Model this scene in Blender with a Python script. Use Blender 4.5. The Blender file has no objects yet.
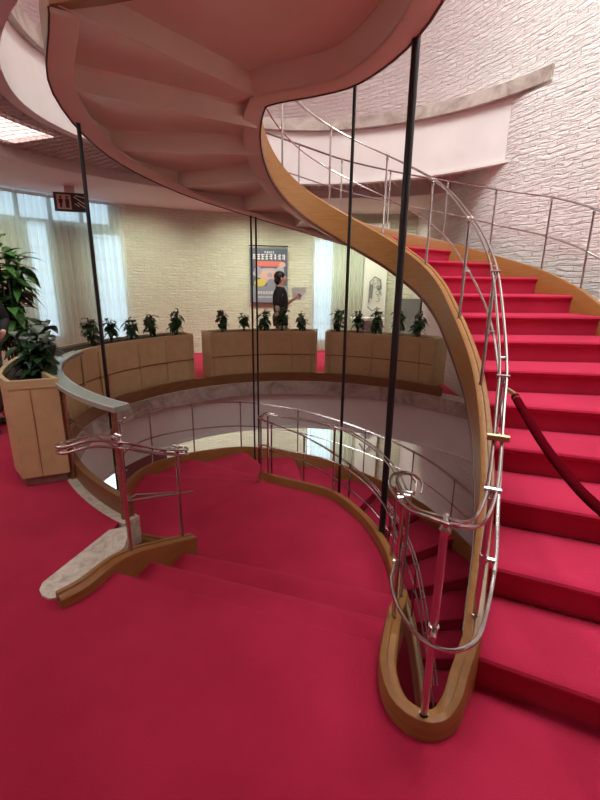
import bpy, bmesh, math, random
from mathutils import Vector, Matrix
from mathutils.geometry import tessellate_polygon

random.seed(7)
PI = math.pi
SC = bpy.context.scene
COL = SC.collection
R = math.radians
CX, CY = 0.2, 4.1          # centre of the round stairwell
H = 0.165                  # riser
S = 23 * H                 # storey height

# ------------------------------------------------------------------ materials
def mat(name):
    m = bpy.data.materials.new(name); m.use_nodes = True
    nt = m.node_tree; nt.nodes.clear()
    out = nt.nodes.new('ShaderNodeOutputMaterial')
    b = nt.nodes.new('ShaderNodeBsdfPrincipled')
    nt.links.new(b.outputs[0], out.inputs[0])
    return m, nt, b, out

def N(nt, kind, **kw):
    n = nt.nodes.new(kind)
    for k, v in kw.items():
        if k.startswith('i_'):
            n.inputs[k[2:].replace('_', ' ')].default_value = v
        else:
            setattr(n, k, v)
    return n

def plain(name, col, rough=.5, metal=0., spec=.5, bump=0., scale=60., var=0., vscale=3.):
    m, nt, b, out = mat(name)
    b.inputs['Base Color'].default_value = (*col, 1)
    b.inputs['Roughness'].default_value = rough
    b.inputs['Metallic'].default_value = metal
    b.inputs['Specular IOR Level'].default_value = spec
    tc = N(nt, 'ShaderNodeTexCoord')
    if var:
        n = N(nt, 'ShaderNodeTexNoise', i_Scale=vscale, i_Detail=5.)
        nt.links.new(tc.outputs['Object'], n.inputs['Vector'])
        mr = N(nt, 'ShaderNodeMapRange'); mr.inputs[3].default_value = 1 - var; mr.inputs[4].default_value = 1 + var
        mr.inputs[1].default_value = .3; mr.inputs[2].default_value = .7
        nt.links.new(n.outputs[0], mr.inputs[0])
        mx = N(nt, 'ShaderNodeVectorMath', operation='SCALE'); mx.inputs[0].default_value = col
        nt.links.new(mr.outputs[0], mx.inputs['Scale']); nt.links.new(mx.outputs[0], b.inputs['Base Color'])
    if bump:
        n = N(nt, 'ShaderNodeTexNoise', i_Scale=scale, i_Detail=4.)
        nt.links.new(tc.outputs['Object'], n.inputs['Vector'])
        bp = N(nt, 'ShaderNodeBump', i_Strength=bump, i_Distance=.01)
        nt.links.new(n.outputs[0], bp.inputs['Height']); nt.links.new(bp.outputs[0], b.inputs['Normal'])
    return m

def carpet_mat():
    m, nt, b, out = mat('red_carpet')
    tc = N(nt, 'ShaderNodeTexCoord')
    n1 = N(nt, 'ShaderNodeTexNoise', i_Scale=2.2, i_Detail=6.)
    n2 = N(nt, 'ShaderNodeTexNoise', i_Scale=260., i_Detail=3.)
    for n in (n1, n2): nt.links.new(tc.outputs['Object'], n.inputs['Vector'])
    mul = N(nt, 'ShaderNodeMath', operation='MULTIPLY_ADD'); mul.inputs[1].default_value = .5
    nt.links.new(n2.outputs[0], mul.inputs[0]); nt.links.new(n1.outputs[0], mul.inputs[2])
    cr = N(nt, 'ShaderNodeValToRGB')
    cr.color_ramp.elements[0].position = .45; cr.color_ramp.elements[0].color = (.36, .012, .043, 1)
    cr.color_ramp.elements[1].position = 1.05 if False else 1.0; cr.color_ramp.elements[1].color = (.53, .024, .076, 1)
    nt.links.new(mul.outputs[0], cr.inputs[0]); nt.links.new(cr.outputs[0], b.inputs['Base Color'])
    b.inputs['Roughness'].default_value = 1.0; b.inputs['Specular IOR Level'].default_value = .08
    b.inputs['Sheen Weight'].default_value = .18; b.inputs['Sheen Tint'].default_value = (1, .55, .6, 1)
    bp = N(nt, 'ShaderNodeBump', i_Strength=.5, i_Distance=.006)
    nt.links.new(n2.outputs[0], bp.inputs['Height']); nt.links.new(bp.outputs[0], b.inputs['Normal'])
    return m

def wood_mat(name, c1, c2, rough=.38, scale=(1.2, 1.2, 14.)):
    m, nt, b, out = mat(name)
    tc = N(nt, 'ShaderNodeTexCoord')
    mp = N(nt, 'ShaderNodeMapping'); mp.inputs['Scale'].default_value = scale
    n = N(nt, 'ShaderNodeTexNoise', i_Scale=5., i_Detail=7., i_Distortion=.8)
    nt.links.new(tc.outputs['Object'], mp.inputs[0]); nt.links.new(mp.outputs[0], n.inputs['Vector'])
    cr = N(nt, 'ShaderNodeValToRGB')
    cr.color_ramp.elements[0].position = .3; cr.color_ramp.elements[0].color = (*c1, 1)
    cr.color_ramp.elements[1].position = .7; cr.color_ramp.elements[1].color = (*c2, 1)
    nt.links.new(n.outputs[0], cr.inputs[0]); nt.links.new(cr.outputs[0], b.inputs['Base Color'])
    b.inputs['Roughness'].default_value = rough
    return m

def brick_mat(name, c1, c2, mortar):
    m, nt, b, out = mat(name)
    uv = N(nt, 'ShaderNodeUVMap')
    nz = N(nt, 'ShaderNodeTexNoise', i_Scale=5., i_Detail=3.)
    nt.links.new(uv.outputs[0], nz.inputs['Vector'])
    sc = N(nt, 'ShaderNodeVectorMath', operation='SCALE'); sc.inputs['Scale'].default_value = .06
    nt.links.new(nz.outputs[1], sc.inputs[0])
    ad = N(nt, 'ShaderNodeVectorMath', operation='ADD')
    nt.links.new(uv.outputs[0], ad.inputs[0]); nt.links.new(sc.outputs[0], ad.inputs[1])
    br = N(nt, 'ShaderNodeTexBrick', i_Scale=1.0, i_Mortar_Size=.007, i_Mortar_Smooth=.8, i_Brick_Width=.23, i_Row_Height=.058, i_Bias=0.)
    br.offset = .5; br.inputs['Color1'].default_value = (*c1, 1); br.inputs['Color2'].default_value = (*c2, 1); br.inputs['Mortar'].default_value = (*mortar, 1)
    nt.links.new(ad.outputs[0], br.inputs['Vector'])
    nt.links.new(br.outputs['Color'], b.inputs['Base Color'])
    mp = N(nt, 'ShaderNodeMapping'); mp.inputs['Scale'].default_value = (5., 20., 1.)
    n2 = N(nt, 'ShaderNodeTexNoise', i_Scale=1.6, i_Detail=6., i_Roughness=.6)
    nt.links.new(ad.outputs[0], mp.inputs[0]); nt.links.new(mp.outputs[0], n2.inputs['Vector'])
    ma = N(nt, 'ShaderNodeMath', operation='MULTIPLY_ADD'); ma.inputs[1].default_value = -.30
    nt.links.new(br.outputs['Fac'], ma.inputs[0]); nt.links.new(n2.outputs[0], ma.inputs[2])
    bp = N(nt, 'ShaderNodeBump', i_Strength=.9, i_Distance=.04)
    nt.links.new(ma.outputs[0], bp.inputs['Height']); nt.links.new(bp.outputs[0], b.inputs['Normal'])
    b.inputs['Roughness'].default_value = .9; b.inputs['Specular IOR Level'].default_value = .2
    return m

def marble_mat(name, c1, c2, c3, scale=5., rough=.25):
    m, nt, b, out = mat(name)
    tc = N(nt, 'ShaderNodeTexCoord')
    n = N(nt, 'ShaderNodeTexNoise', i_Scale=scale, i_Detail=9., i_Roughness=.62, i_Distortion=2.2)
    nt.links.new(tc.outputs['Object'], n.inputs['Vector'])
    cr = N(nt, 'ShaderNodeValToRGB'); e = cr.color_ramp.elements
    e[0].position = .3; e[0].color = (*c1, 1); e[1].position = .72; e[1].color = (*c3, 1)
    k = e.new(.5); k.color = (*c2, 1)
    nt.links.new(n.outputs[0], cr.inputs[0]); nt.links.new(cr.outputs[0], b.inputs['Base Color'])
    b.inputs['Roughness'].default_value = rough
    return m

def emit_mat(name, col, strength):
    m = bpy.data.materials.new(name); m.use_nodes = True
    nt = m.node_tree; nt.nodes.clear()
    out = nt.nodes.new('ShaderNodeOutputMaterial'); e = nt.nodes.new('ShaderNodeEmission')
    e.inputs[0].default_value = (*col, 1); e.inputs[1].default_value = strength
    nt.links.new(e.outputs[0], out.inputs[0])
    return m

def sheer_mat(name, col, alpha):
    m = bpy.data.materials.new(name); m.use_nodes = True
    nt = m.node_tree; nt.nodes.clear()
    out = nt.nodes.new('ShaderNodeOutputMaterial')
    d = N(nt, 'ShaderNodeBsdfDiffuse'); d.inputs[0].default_value = (*col, 1)
    t = N(nt, 'ShaderNodeBsdfTranslucent'); t.inputs[0].default_value = (*col, 1)
    tr = N(nt, 'ShaderNodeBsdfTransparent')
    m1 = N(nt, 'ShaderNodeMixShader'); m1.inputs[0].default_value = .35
    m2 = N(nt, 'ShaderNodeMixShader'); m2.inputs[0].default_value = alpha
    nt.links.new(d.outputs[0], m1.inputs[1]); nt.links.new(t.outputs[0], m1.inputs[2])
    nt.links.new(tr.outputs[0], m2.inputs[1]); nt.links.new(m1.outputs[0], m2.inputs[2])
    nt.links.new(m2.outputs[0], out.inputs[0])
    return m

def glass_mat(name, col, alpha):
    m = bpy.data.materials.new(name); m.use_nodes = True
    nt = m.node_tree; nt.nodes.clear()
    out = nt.nodes.new('ShaderNodeOutputMaterial')
    g = N(nt, 'ShaderNodeBsdfPrincipled'); g.inputs['Base Color'].default_value = (*col, 1); g.inputs['Roughness'].default_value = .08
    tr = N(nt, 'ShaderNodeBsdfTransparent'); tr.inputs[0].default_value = (.9, .95, .95, 1)
    m2 = N(nt, 'ShaderNodeMixShader'); m2.inputs[0].default_value = alpha
    nt.links.new(tr.outputs[0], m2.inputs[1]); nt.links.new(g.outputs[0], m2.inputs[2])
    nt.links.new(m2.outputs[0], out.inputs[0])
    return m

M = {}
M['carpet'] = carpet_mat()
M['wood'] = wood_mat('honey_wood', (.26, .110, .029), (.335, .146, .043))
M['curbwood'] = wood_mat('brown_wood', (.17, .070, .024), (.25, .110, .040))
M['soffit'] = plain('soffit_paint', (.80, .66, .54), .35, var=.04)
M['edge'] = plain('dark_edge', (.09, .022, .012), .4)
M['plaster'] = plain('plaster', (.78, .72, .70), .75, bump=.15, scale=30, var=.04)
M['ceil'] = plain('ceiling_paint', (.70, .58, .56), .7)
M['louver'] = plain('louver_metal', (.66, .52, .50), .45)
M['brick'] = brick_mat('white_split_brick', (.80, .745, .725), (.86, .81, .79), (.75, .69, .67))
M['brickfar'] = brick_mat('cream_split_brick', (.70, .70, .56), (.76, .765, .63), (.64, .63, .50))
M['marble'] = marble_mat('grey_beige_marble', (.26, .20, .17), (.44, .37, .33), (.58, .51, .46), 2.2)
M['marblelight'] = marble_mat('cream_marble', (.44, .38, .31), (.64, .58, .48), (.76, .71, .60), 9.)
M['chrome'] = plain('chrome', (.58, .54, .53), .22, metal=1.)
M['brass'] = plain('brass', (.45, .32, .16), .3, metal=1.)
M['black'] = plain('black_paint', (.012, .010, .010), .35)
M['planter'] = plain('tan_fabric_panel', (.60, .43, .23), .6, bump=.25, scale=180, var=.07, vscale=9)
M['planterrim'] = plain('pale_wood_rim', (.60, .45, .24), .45, var=.05)
M['plinth'] = plain('plinth_stone', (.24, .15, .12), .4, var=.2, vscale=12)
M['soil'] = plain('soil', (.03, .02, .015), .95, bump=.5)
M['leaf'] = plain('leaf_green', (.022, .062, .020), .38, var=.35, vscale=14)
M['leafbright'] = plain('leaf_bright', (.06, .17, .035), .38, var=.35, vscale=9)
M['stem'] = plain('stem_green', (.05, .07, .03), .6)
M['post'] = wood_mat('copper_brown_post', (.22, .085, .045), (.32, .14, .08))
M['stonecap'] = plain('grey_green_cap', (.36, .40, .33), .25, var=.06)
M['velvet'] = plain('velvet_rope', (.085, .002, .006), 1., spec=0., bump=.3, scale=150)
M['sheer'] = sheer_mat('sheer_curtain', (.84, .89, .80), .5)
M['day'] = emit_mat('daylight_pane', (.58, .80, 1.0), 1.9)
M['lamp'] = emit_mat('lamp_tube_panel', (1.0, .96, .92), 9.0)
M['frame'] = plain('window_frame', (.55, .56, .55), .5)
M['skin'] = plain('skin', (.62, .36, .27), .5)
M['hair'] = plain('hair', (.012, .009, .008), .45)
M['blackcloth'] = plain('black_cloth', (.010, .009, .010), .85)
M['greycloth'] = plain('grey_cloth', (.12, .12, .13), .85)
M['paper'] = plain('paper', (.62, .55, .50), .7)
M['white'] = plain('white_print', (.82, .80, .78), .5)
M['ink'] = plain('grey_ink', (.22, .23, .23), .6)
M['panelwhite'] = plain('white_panel', (.74, .76, .70), .35, var=.04)
M['signdark'] = plain('sign_dark', (.035, .012, .012), .4)
M['signpink'] = plain('sign_pink', (.60, .36, .34), .5)
M['glass'] = glass_mat('grey_glass', (.30, .33, .32), .55)
M['darkstone'] = marble_mat('dark_stone', (.10, .09, .08), (.22, .20, .17), (.34, .31, .27), 8.)
M['door'] = plain('dark_door', (.05, .012, .012), .4)
M['p_blue'] = plain('poster_navy', (.10, .12, .19), .5)
M['p_slate'] = plain('poster_slate', (.24, .26, .34), .5)
M['p_red'] = plain('poster_coral', (.70, .17, .14), .5)
M['p_pink'] = plain('poster_peach', (.66, .40, .34), .5)
M['p_yel'] = plain('poster_yellow', (.62, .52, .10), .5)
M['p_grey'] = plain('poster_grey', (.42, .42, .46), .5)
M['p_lil'] = plain('poster_lilac', (.36, .33, .44), .5)

# ------------------------------------------------------------------ mesh helpers
class MB:
    def __init__(s): s.v = []; s.f = []; s.uv = {}
    def add(s, vs, fs):
        o = len(s.v); s.v += [tuple(p) for p in vs]; s.f += [tuple(i + o for i in f) for f in fs]
    def box(s, cx, cy, z0, sx, sy, sz, rot=0.):
        c, n = math.cos(rot), math.sin(rot); vs = []
        for z in (z0, z0 + sz):
            for a, b in ((-1, -1), (1, -1), (1, 1), (-1, 1)):
                x, y = a * sx / 2, b * sy / 2
                vs.append((cx + c * x - n * y, cy + n * x + c * y, z))
        s.add(vs, [(3, 2, 1, 0), (4, 5, 6, 7), (0, 1, 5, 4), (1, 2, 6, 5), (2, 3, 7, 6), (3, 0, 4, 7)])
    def tube(s, pts, r, seg=8, closed=False, caps=True):
        pts = [Vector(p) for p in pts]; n = len(pts)
        rr = r if isinstance(r, (list, tuple)) else [r] * n
        T = []
        for i in range(n):
            a = pts[(i - 1) % n] if (closed or i) else pts[0]
            b = pts[(i + 1) % n] if (closed or i < n - 1) else pts[-1]
            t = (b - a)
            T.append(t.normalized() if t.length > 1e-9 else Vector((0, 0, 1)))
        u = T[0].orthogonal().normalized()
        if abs(T[0].z) < .9:
            u = (Vector((0, 0, 1)) - T[0] * T[0].z).normalized()
        o = len(s.v)
        for i in range(n):
            if i:
                ax = T[i - 1].cross(T[i])
                if ax.length > 1e-8:
                    u = Matrix.Rotation(T[i - 1].angle(T[i]), 3, ax.normalized()) @ u
                u = (u - T[i] * u.dot(T[i])).normalized()
            w = T[i].cross(u)
            for k in range(seg):
                a = 2 * PI * k / seg
                s.v.append(tuple(pts[i] + (u * math.cos(a) + w * math.sin(a)) * rr[i]))
        m = n if closed else n - 1
        for i in range(m):
            j = (i + 1) % n
            for k in range(seg):
                l = (k + 1) % seg
                s.f.append((o + i * seg + k, o + i * seg + l, o + j * seg + l, o + j * seg + k))
        if caps and not closed:
            s.f.append(tuple(o + k for k in reversed(range(seg))))
            s.f.append(tuple(o + (n - 1) * seg + k for k in range(seg)))
    def sweep(s, path, profile, closed=False):
        """path: (x,y,ztop,zbot); profile: list of (offset to the left, tag, dz) tag 't' or 'b'"""
        n = len(path); k = len(profile); o = len(s.v)
        for i in range(n):
            a = path[(i - 1) % n] if (closed or i) else path[0]
            b = path[(i + 1) % n] if (closed or i < n - 1) else path[-1]
            d = Vector((b[0] - a[0], b[1] - a[1])).normalized(); nl = Vector((-d.y, d.x))
            p = path[i]
            for off, tag, dz in profile:
                s.v.append((p[0] + nl.x * off, p[1] + nl.y * off, (p[2] if tag == 't' else p[3]) + dz))
        for i in range(n if closed else n - 1):
            j = (i + 1) % n
            for q in range(k):
                w = (q + 1) % k
                s.f.append((o + i * k + q, o + i * k + w, o + j * k + w, o + j * k + q))
        if not closed:
            s.f.append(tuple(o + q for q in reversed(range(k)))); s.f.append(tuple(o + (n - 1) * k + q for q in range(k)))
    def slab(s, loops, z0, z1):
        loops3 = [[Vector((p[0], p[1], 0)) for p in l] for l in loops]
        tris = tessellate_polygon(loops3); flat = [p for l in loops3 for p in l]
        n = len(flat); o = len(s.v)
        s.v += [(p.x, p.y, z1) for p in flat] + [(p.x, p.y, z0) for p in flat]
        for t in tris:
            a, b, c = (flat[i] for i in t)
            if (b - a).cross(c - a).z < 0: t = (t[0], t[2], t[1])
            s.f.append(tuple(o + i for i in t)); s.f.append(tuple(o + n + i for i in reversed(t)))
        st = 0
        for l in loops3:
            m = len(l)
            for i in range(m):
                j = (i + 1) % m
                s.f.append((o + st + i, o + st + j, o + n + st + j, o + n + st + i))
            st += m
    def sphere(s, c, r, seg=12, rings=8):
        rx, ry, rz = r if isinstance(r, (tuple, list)) else (r, r, r)
        o = len(s.v)
        s.v.append((c[0], c[1], c[2] + rz))
        for i in range(1, rings):
            th = PI * i / rings
            for k in range(seg):
                a = 2 * PI * k / seg
                s.v.append((c[0] + rx * math.sin(th) * math.cos(a), c[1] + ry * math.sin(th) * math.sin(a), c[2] + rz * math.cos(th)))
        s.v.append((c[0], c[1], c[2] - rz)); e = len(s.v) - 1
        for k in range(seg):
            l = (k + 1) % seg
            s.f.append((o, o + 1 + k, o + 1 + l))
            for i in range(rings - 2):
                a = o + 1 + i * seg
                s.f.append((a + k, a + seg + k, a + seg + l, a + l))
            a = o + 1 + (rings - 2) * seg
            s.f.append((a + k, e, a + l))

WORLD = {}     # object -> world origin (no rotations on parents built in world space)
def build(name, mb, material, parent=None, smooth=False, local=False, uvs=None, fixn=True):
    off = Vector((0, 0, 0))
    if parent is not None and not local:
        off = WORLD.get(parent.name, Vector((0, 0, 0)))
    me = bpy.data.meshes.new(name)
    me.from_pydata([(v[0] - off.x, v[1] - off.y, v[2] - off.z) for v in mb.v], [], mb.f)
    if uvs:
        ul = me.uv_layers.new(name='UVMap')
        for lp in me.loops: ul.data[lp.index].uv = uvs[lp.vertex_index]
    if fixn:
        bm = bmesh.new(); bm.from_mesh(me); bmesh.ops.recalc_face_normals(bm, faces=bm.faces); bm.to_mesh(me); bm.free()
    mats = material if isinstance(material, (list, tuple)) else [material]
    for m in mats: me.materials.append(m)
    if smooth:
        for p in me.polygons: p.use_smooth = True
        if smooth != 'all':
            try: me.set_sharp_from_angle(angle=R(35))
            except Exception: pass
    me.update()
    o = bpy.data.objects.new(name, me); COL.objects.link(o)
    if parent is not None:
        o.parent = parent
    WORLD[o.name] = off
    return o

def tag(o, label, cat, group=None):
    o['label'] = label; o['category'] = cat
    if group: o['group'] = group
    return o
def thing(name, label, cat, loc=(0, 0, 0), rz=0., group=None):
    o = bpy.data.objects.new(name, None); COL.objects.link(o); o.empty_display_size = .1
    o.location = loc; o.rotation_euler = (0, 0, rz)
    WORLD[o.name] = Vector(loc)
    return tag(o, label, cat, group)
def struct(name, mb, material, **k):
    o = build(name, mb, material, **k); o['kind'] = 'structure'; return o
def dup(o, parent=None):
    c = o.copy(); COL.objects.link(c)
    if parent is not None: c.parent = parent
    for ch in list(o.children): dup(ch, c)
    return c

class Path:
    """Catmull-Rom curve through keyed points of any dimension."""
    def __init__(s, kp): s.k = [a for a, _ in kp]; s.p = [b for _, b in kp]
    def __call__(s, k):
        K = s.k; n = len(K)
        if k <= K[0]: i = 0
        elif k >= K[-1]: i = n - 2
        else:
            i = 0
            while K[i + 1] < k: i += 1
        t = (k - K[i]) / (K[i + 1] - K[i])
        p1, p2 = s.p[i], s.p[i + 1]
        p0 = s.p[i - 1] if i else tuple(2 * a - b for a, b in zip(p1, p2))
        p3 = s.p[i + 2] if i + 2 < n else tuple(2 * a - b for a, b in zip(p2, p1))
        r = []
        for a, b, c, d in zip(p0, p1, p2, p3):
            r.append(.5 * (2 * b + (c - a) * t + (2 * a - 5 * b + 4 * c - d) * t * t + (3 * b - a - 3 * c + d) * t ** 3))
        return tuple(r)
def lin(keys, k):
    if k <= keys[0][0]: return keys[0][1]
    for (a, x), (b, y) in zip(keys, keys[1:]):
        if k <= b: return x + (y - x) * (k - a) / (b - a)
    return keys[-1][1]
def frange(a, b, step):
    n = max(1, int(round(abs(b - a) / step)))
    return [a + (b - a) * i / n for i in range(n + 1)]
def cpt(deg, r): return (CX + r * math.cos(R(deg)), CY + r * math.sin(R(deg)))

# ------------------------------------------------------------------ plan of the stairwell
VX, VY = 0.0, 4.5           # centre of the floor opening
V_K = [(8, 2.70), (20, 2.60), (35, 2.5), (60, 2.42), (90, 2.42), (135, 2.42), (165, 2.40), (180, 2.35), (200, 2.22), (213, 2.15), (226, 2.12), (240, 2.12)]
_V = Path([(a, (b,)) for a, b in V_K])
def Vr(deg): return _V(deg)[0]
def vcp(deg, r): return (VX + r * math.cos(R(deg)), VY + r * math.sin(R(deg)))
def vpt(deg, off=0.): return vcp(deg, Vr(deg) + off)
V0, V1 = 17., 238.5

IN = Path([(1, (.70, 1.42)), (2, (.86, 1.77)), (3, (1.01, 2.12)), (4, (1.12, 2.46)), (5, (1.21, 2.80)), (6, (1.27, 3.13)),
           (7, (1.30, 3.47)), (8, (1.315, 3.82)), (9, (1.31, 4.14)), (10, (1.25, 4.44)), (11, (1.12, 4.74)), (12, (.93, 5.0)),
           (13, (.66, 5.19)), (14, (.36, 5.29)), (15, (.06, 5.27)), (16, (-.18, 5.14)), (17, (-.34, 4.95)), (18, (-.42, 4.73)),
           (19, (-.43, 4.51)), (20, (-.36, 4.33)), (20.16, (-.18, 4.20)), (20.32, (.08, 4.08)), (20.48, (.35, 3.90)), (20.62, (.54, 3.58)),
           (20.75, (.66, 3.22)), (20.88, (.71, 2.80)), (21, (.655, 2.32)), (22, (.52, 1.93)), (23, (.42, 1.60))])
NEWEL = Path([(-1, (.42, 1.60)), (-.75, (.375, 1.44)), (-.5, (.385, 1.29)), (-.2, (.47, 1.215)), (.25, (.565, 1.245)), (.6, (.63, 1.33)), (1, (.70, 1.42))])
O_UP = Path([(1, (1.85, .86)), (2, (2.1, 1.23)), (3, (2.27, 1.62)), (4, (2.42, 2.04)), (5, (2.52, 2.47)), (6, (2.60, 2.95)), (7, (2.63, 3.41)), (8, (2.64, 3.85)),
             (9, (2.61, 4.25)), (10, (2.51, 4.75)), (11, (2.26, 5.34)), (12, (1.90, 5.80)), (13, (1.26, 6.09)), (14, (.57, 6.22)), (15, (-.05, 6.16)),
             (16, (-.72, 5.98)), (17, (-1.42, 5.46)), (18, (-1.84, 4.62)), (19, (-1.80, 3.66)), (20, (-1.43, 2.99))])
O_LO = Path([(1, (1.85, .86)), (2, (2.1, 1.23)), (3, (2.27, 1.62)), (4, (2.42, 2.04)), (5, (2.52, 2.47)), (6, (2.60, 2.95)), (7, (2.60, 3.41)), (8, (2.60, 3.85)),
             (9, (2.55, 4.3)), (10, (2.42, 4.8)), (11, (2.18, 5.3)), (12, (1.82, 5.77)), (13, (1.26, 6.15)), (14, (.60, 6.38)), (15, (-.10, 6.40)),
             (16, (-.85, 6.2)), (17, (-1.53, 5.62)), (18, (-1.90, 4.88)), (19, (-1.80, 3.95)), (20, (-1.30, 3.10))])
Z_UP = [(0, 0.)] + [(n, n * H) for n in range(1, 21)] + [(20.95, 20 * H)] + [(21, 20.9 * H), (22, 22 * H), (23, S)]
low = {20: -3 * H, 19: -.60, 18: -.71, 17: -.82, 16: -.95, 15: -1.10}
for n in range(14, 0, -1): low[n] = low[n + 1] - (S - 1.10) / 15
Z_LO = [(0, -S)] + [(n, low[n]) for n in range(1, 21)] + [(20.95, -3 * H)] + [(21, -2.1 * H), (22, -H), (23, 0.)]
LAND_OUT = [(-.84, 2.90), (-.79, 2.75)]
O_TOP = {21: (-.82, 2.75), 22: (-.97, 2.42), 23: (-1.03, 2.09)}

def step_mesh(n, z, zprev, inner, outer, rising=True, tread=True):
    """carpeted folded step: riser face below the nose line, rounded nose, tread back to the next nose"""
    mb = MB(); W = 10
    runs = [0., .12, .3, .55, .8, 1.] if tread else [0., .1]
    cols = []
    for w in range(W + 1):
        f = w / W
        P = []
        for r in runs:
            a = Vector(inner(n + r)); b = Vector(outer(n + r)); P.append(a + (b - a) * f)
        d = (P[1] - P[0]); d = d.normalized() if d.length > 1e-6 else Vector((0, 1))
        p0 = P[0]
        prof = [(p0 + d * .012, zprev - .004), (p0 + d * .008, z - .045), (p0 - d * .010, z - .030), (p0 - d * .014, z - .018), (p0 - d * .008, z - .006), (p0 + d * .006, z)]
        if not tread:
            prof = prof[:-1] + [(p0 + d * .004, z - .002), (p0 + d * .03, z - .003)]
            cols.append([(q.x, q.y, zz) for q, zz in prof + [(p0 + d * .03, zprev - .004)]]); continue
        prof += [(q, z) for q in P[1:]]
        back = [(P[-1] + d * .0, z - .026)] + [(q, z - .026) for q in reversed(P[1:-1])] + [(p0 + d * .035, z - .028), (p0 + d * .035, zprev - .004)]
        cols.append([(q.x, q.y, zz) for q, zz in prof + back])
    k = len(cols[0])
    for c in cols: mb.v += c
    for w in range(W):
        for q in range(k):
            e = (q + 1) % k
            mb.f.append((w * k + q, w * k + e, (w + 1) * k + e, (w + 1) * k + q))
    mb.f.append(tuple(range(k))); mb.f.append(tuple(W * k + q for q in reversed(range(k))))
    return mb

def soffit_mesh(n, z, zprev, inner, outer, zn=None):
    zn = z + H if zn is None else zn
    """painted underside of a step: back of the riser and underside of the tread"""
    mb = MB(); W = 6
    runs = [0., .15, .35, .6, .85, 1.]
    cols = []
    for w in range(W + 1):
        f = w / W; P = []
        for r in runs:
            a = Vector(inner(n + r)); b = Vector(outer(n + r)); P.append(a + (b - a) * f)
        d = (P[1] - P[0]).normalized(); d2 = (P[-1] - P[-2]).normalized()
        top = [(P[0] + d * .036, zprev - .03), (P[0] + d * .036, z - .0285)] + [(q, z - .0285) for q in P[1:-1]] + [(P[-1] + d2 * .034, z - .0285)]
        bot = [(P[-1] + d2 * .034 + d2 * .018, z - .05)] + [(q, z - .05) for q in reversed(P[2:-1])] + [(P[0] + d * .075, z - .05), (P[0] + d * .055, z - .07), (P[0] + d * .055, zprev - .05)]
        cols.append([(q.x, q.y, zz) for q, zz in top + bot])
    k = len(cols[0])
    for c in cols: mb.v += c
    for w in range(W):
        for q in range(k):
            e = (q + 1) % k
            mb.f.append((w * k + q, w * k + e, (w + 1) * k + e, (w + 1) * k + q))
    mb.f.append(tuple(range(k))); mb.f.append(tuple(W * k + q for q in reversed(range(k))))
    # side cheeks of the coffer, inside the two stringers
    for end in (0, 1):
        pts = []
        for r in [0.06, .25, .5, .75, 1.]:
            a = Vector(inner(n + r)); b = Vector(outer(n + r)); L = (b - a).length
            for o_ in (.042, .050):
                f = o_ / L if end == 0 else 1 - o_ / L; q = a + (b - a) * f
                zb = z + r * (zn - z) - .222
                pts += [(q.x, q.y, zb), (q.x, q.y, max(z - .0495, zb + .001))]
        fs = []
        for i in range(4):
            o = i * 4
            for p_, q_ in ((0, 1), (1, 3), (3, 2), (2, 0)): fs.append((o + p_, o + q_, o + 4 + q_, o + 4 + p_))
        fs += [(0, 2, 3, 1), (16, 17, 19, 18)]
        mb.add(pts, fs)
    return mb

STR_PROF = [(-.036, 'b', 0), (-.036, 't', -.012), (-.030, 't', 0), (-.004, 't', 0), (.000, 't', -.010), (.026, 't', -.013), (.036, 't', -.022), (.036, 'b', 0)]
def landing(z, parent, corner):
    edge = [IN(k) for k in frange(20, 21, .04)]
    loop = edge + [O_TOP[21]] + [LAND_OUT[0]] + [corner]
    mb = MB(); mb.slab([loop], z - .028, z)
    build('landing', mb, M['carpet'], parent)
    mb = MB(); mb.slab([loop], z - .055, z - .0285); build('landing_soffit', mb, M['soffit'], parent)

def double_rail(fun, ks, r=.0072, half=.0165):
    """two parallel tubes along fun(k)->(x,y,z), plus little cross bars"""
    pts = [Vector(fun(k)) for k in ks]; L = []; Rr = []
    for i, p in enumerate(pts):
        d = (pts[min(i + 1, len(pts) - 1)] - pts[max(i - 1, 0)]); nl = Vector((-d.y, d.x, 0)).normalized()
        L.append(p + nl * half); Rr.append(p - nl * half)
    mb = MB(); mb.tube(L, r); mb.tube(Rr, r)
    acc = 0
    for i in range(1, len(pts)):
        acc += (pts[i] - pts[i - 1]).length
        if acc > .85:
            acc = 0; mb.tube([L[i], Rr[i]], r * .8, 6)
    return mb
def post_mesh(x, y, z0, z1, r=.011):
    mb = MB()
    mb.tube([(x, y, z0), (x, y, z0 + .012)], r * 1.3, 12)
    mb.tube([(x, y, z0 + .01), (x, y, z1 - .05)], r, 10)
    return mb
def post_cap(x, y, z1, nl, r=.011):
    mb = MB()
    mb.tube([(x, y, z1 - .055), (x, y, z1 - .03), (x, y, z1 - .024), (x, y, z1 - .006)], [r * .9, r * 1.5, r * 1.2, r * .8], 10)
    mb.tube([(x - nl[0] * .03, y - nl[1] * .03, z1), (x + nl[0] * .03, y + nl[1] * .03, z1)], .0105, 8)
    return mb
def normal_of(fun, k):
    a, b = fun(k - .05), fun(k + .05); d = Vector((b[0] - a[0], b[1] - a[1])).normalized(); return (-d.y, d.x)

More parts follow.
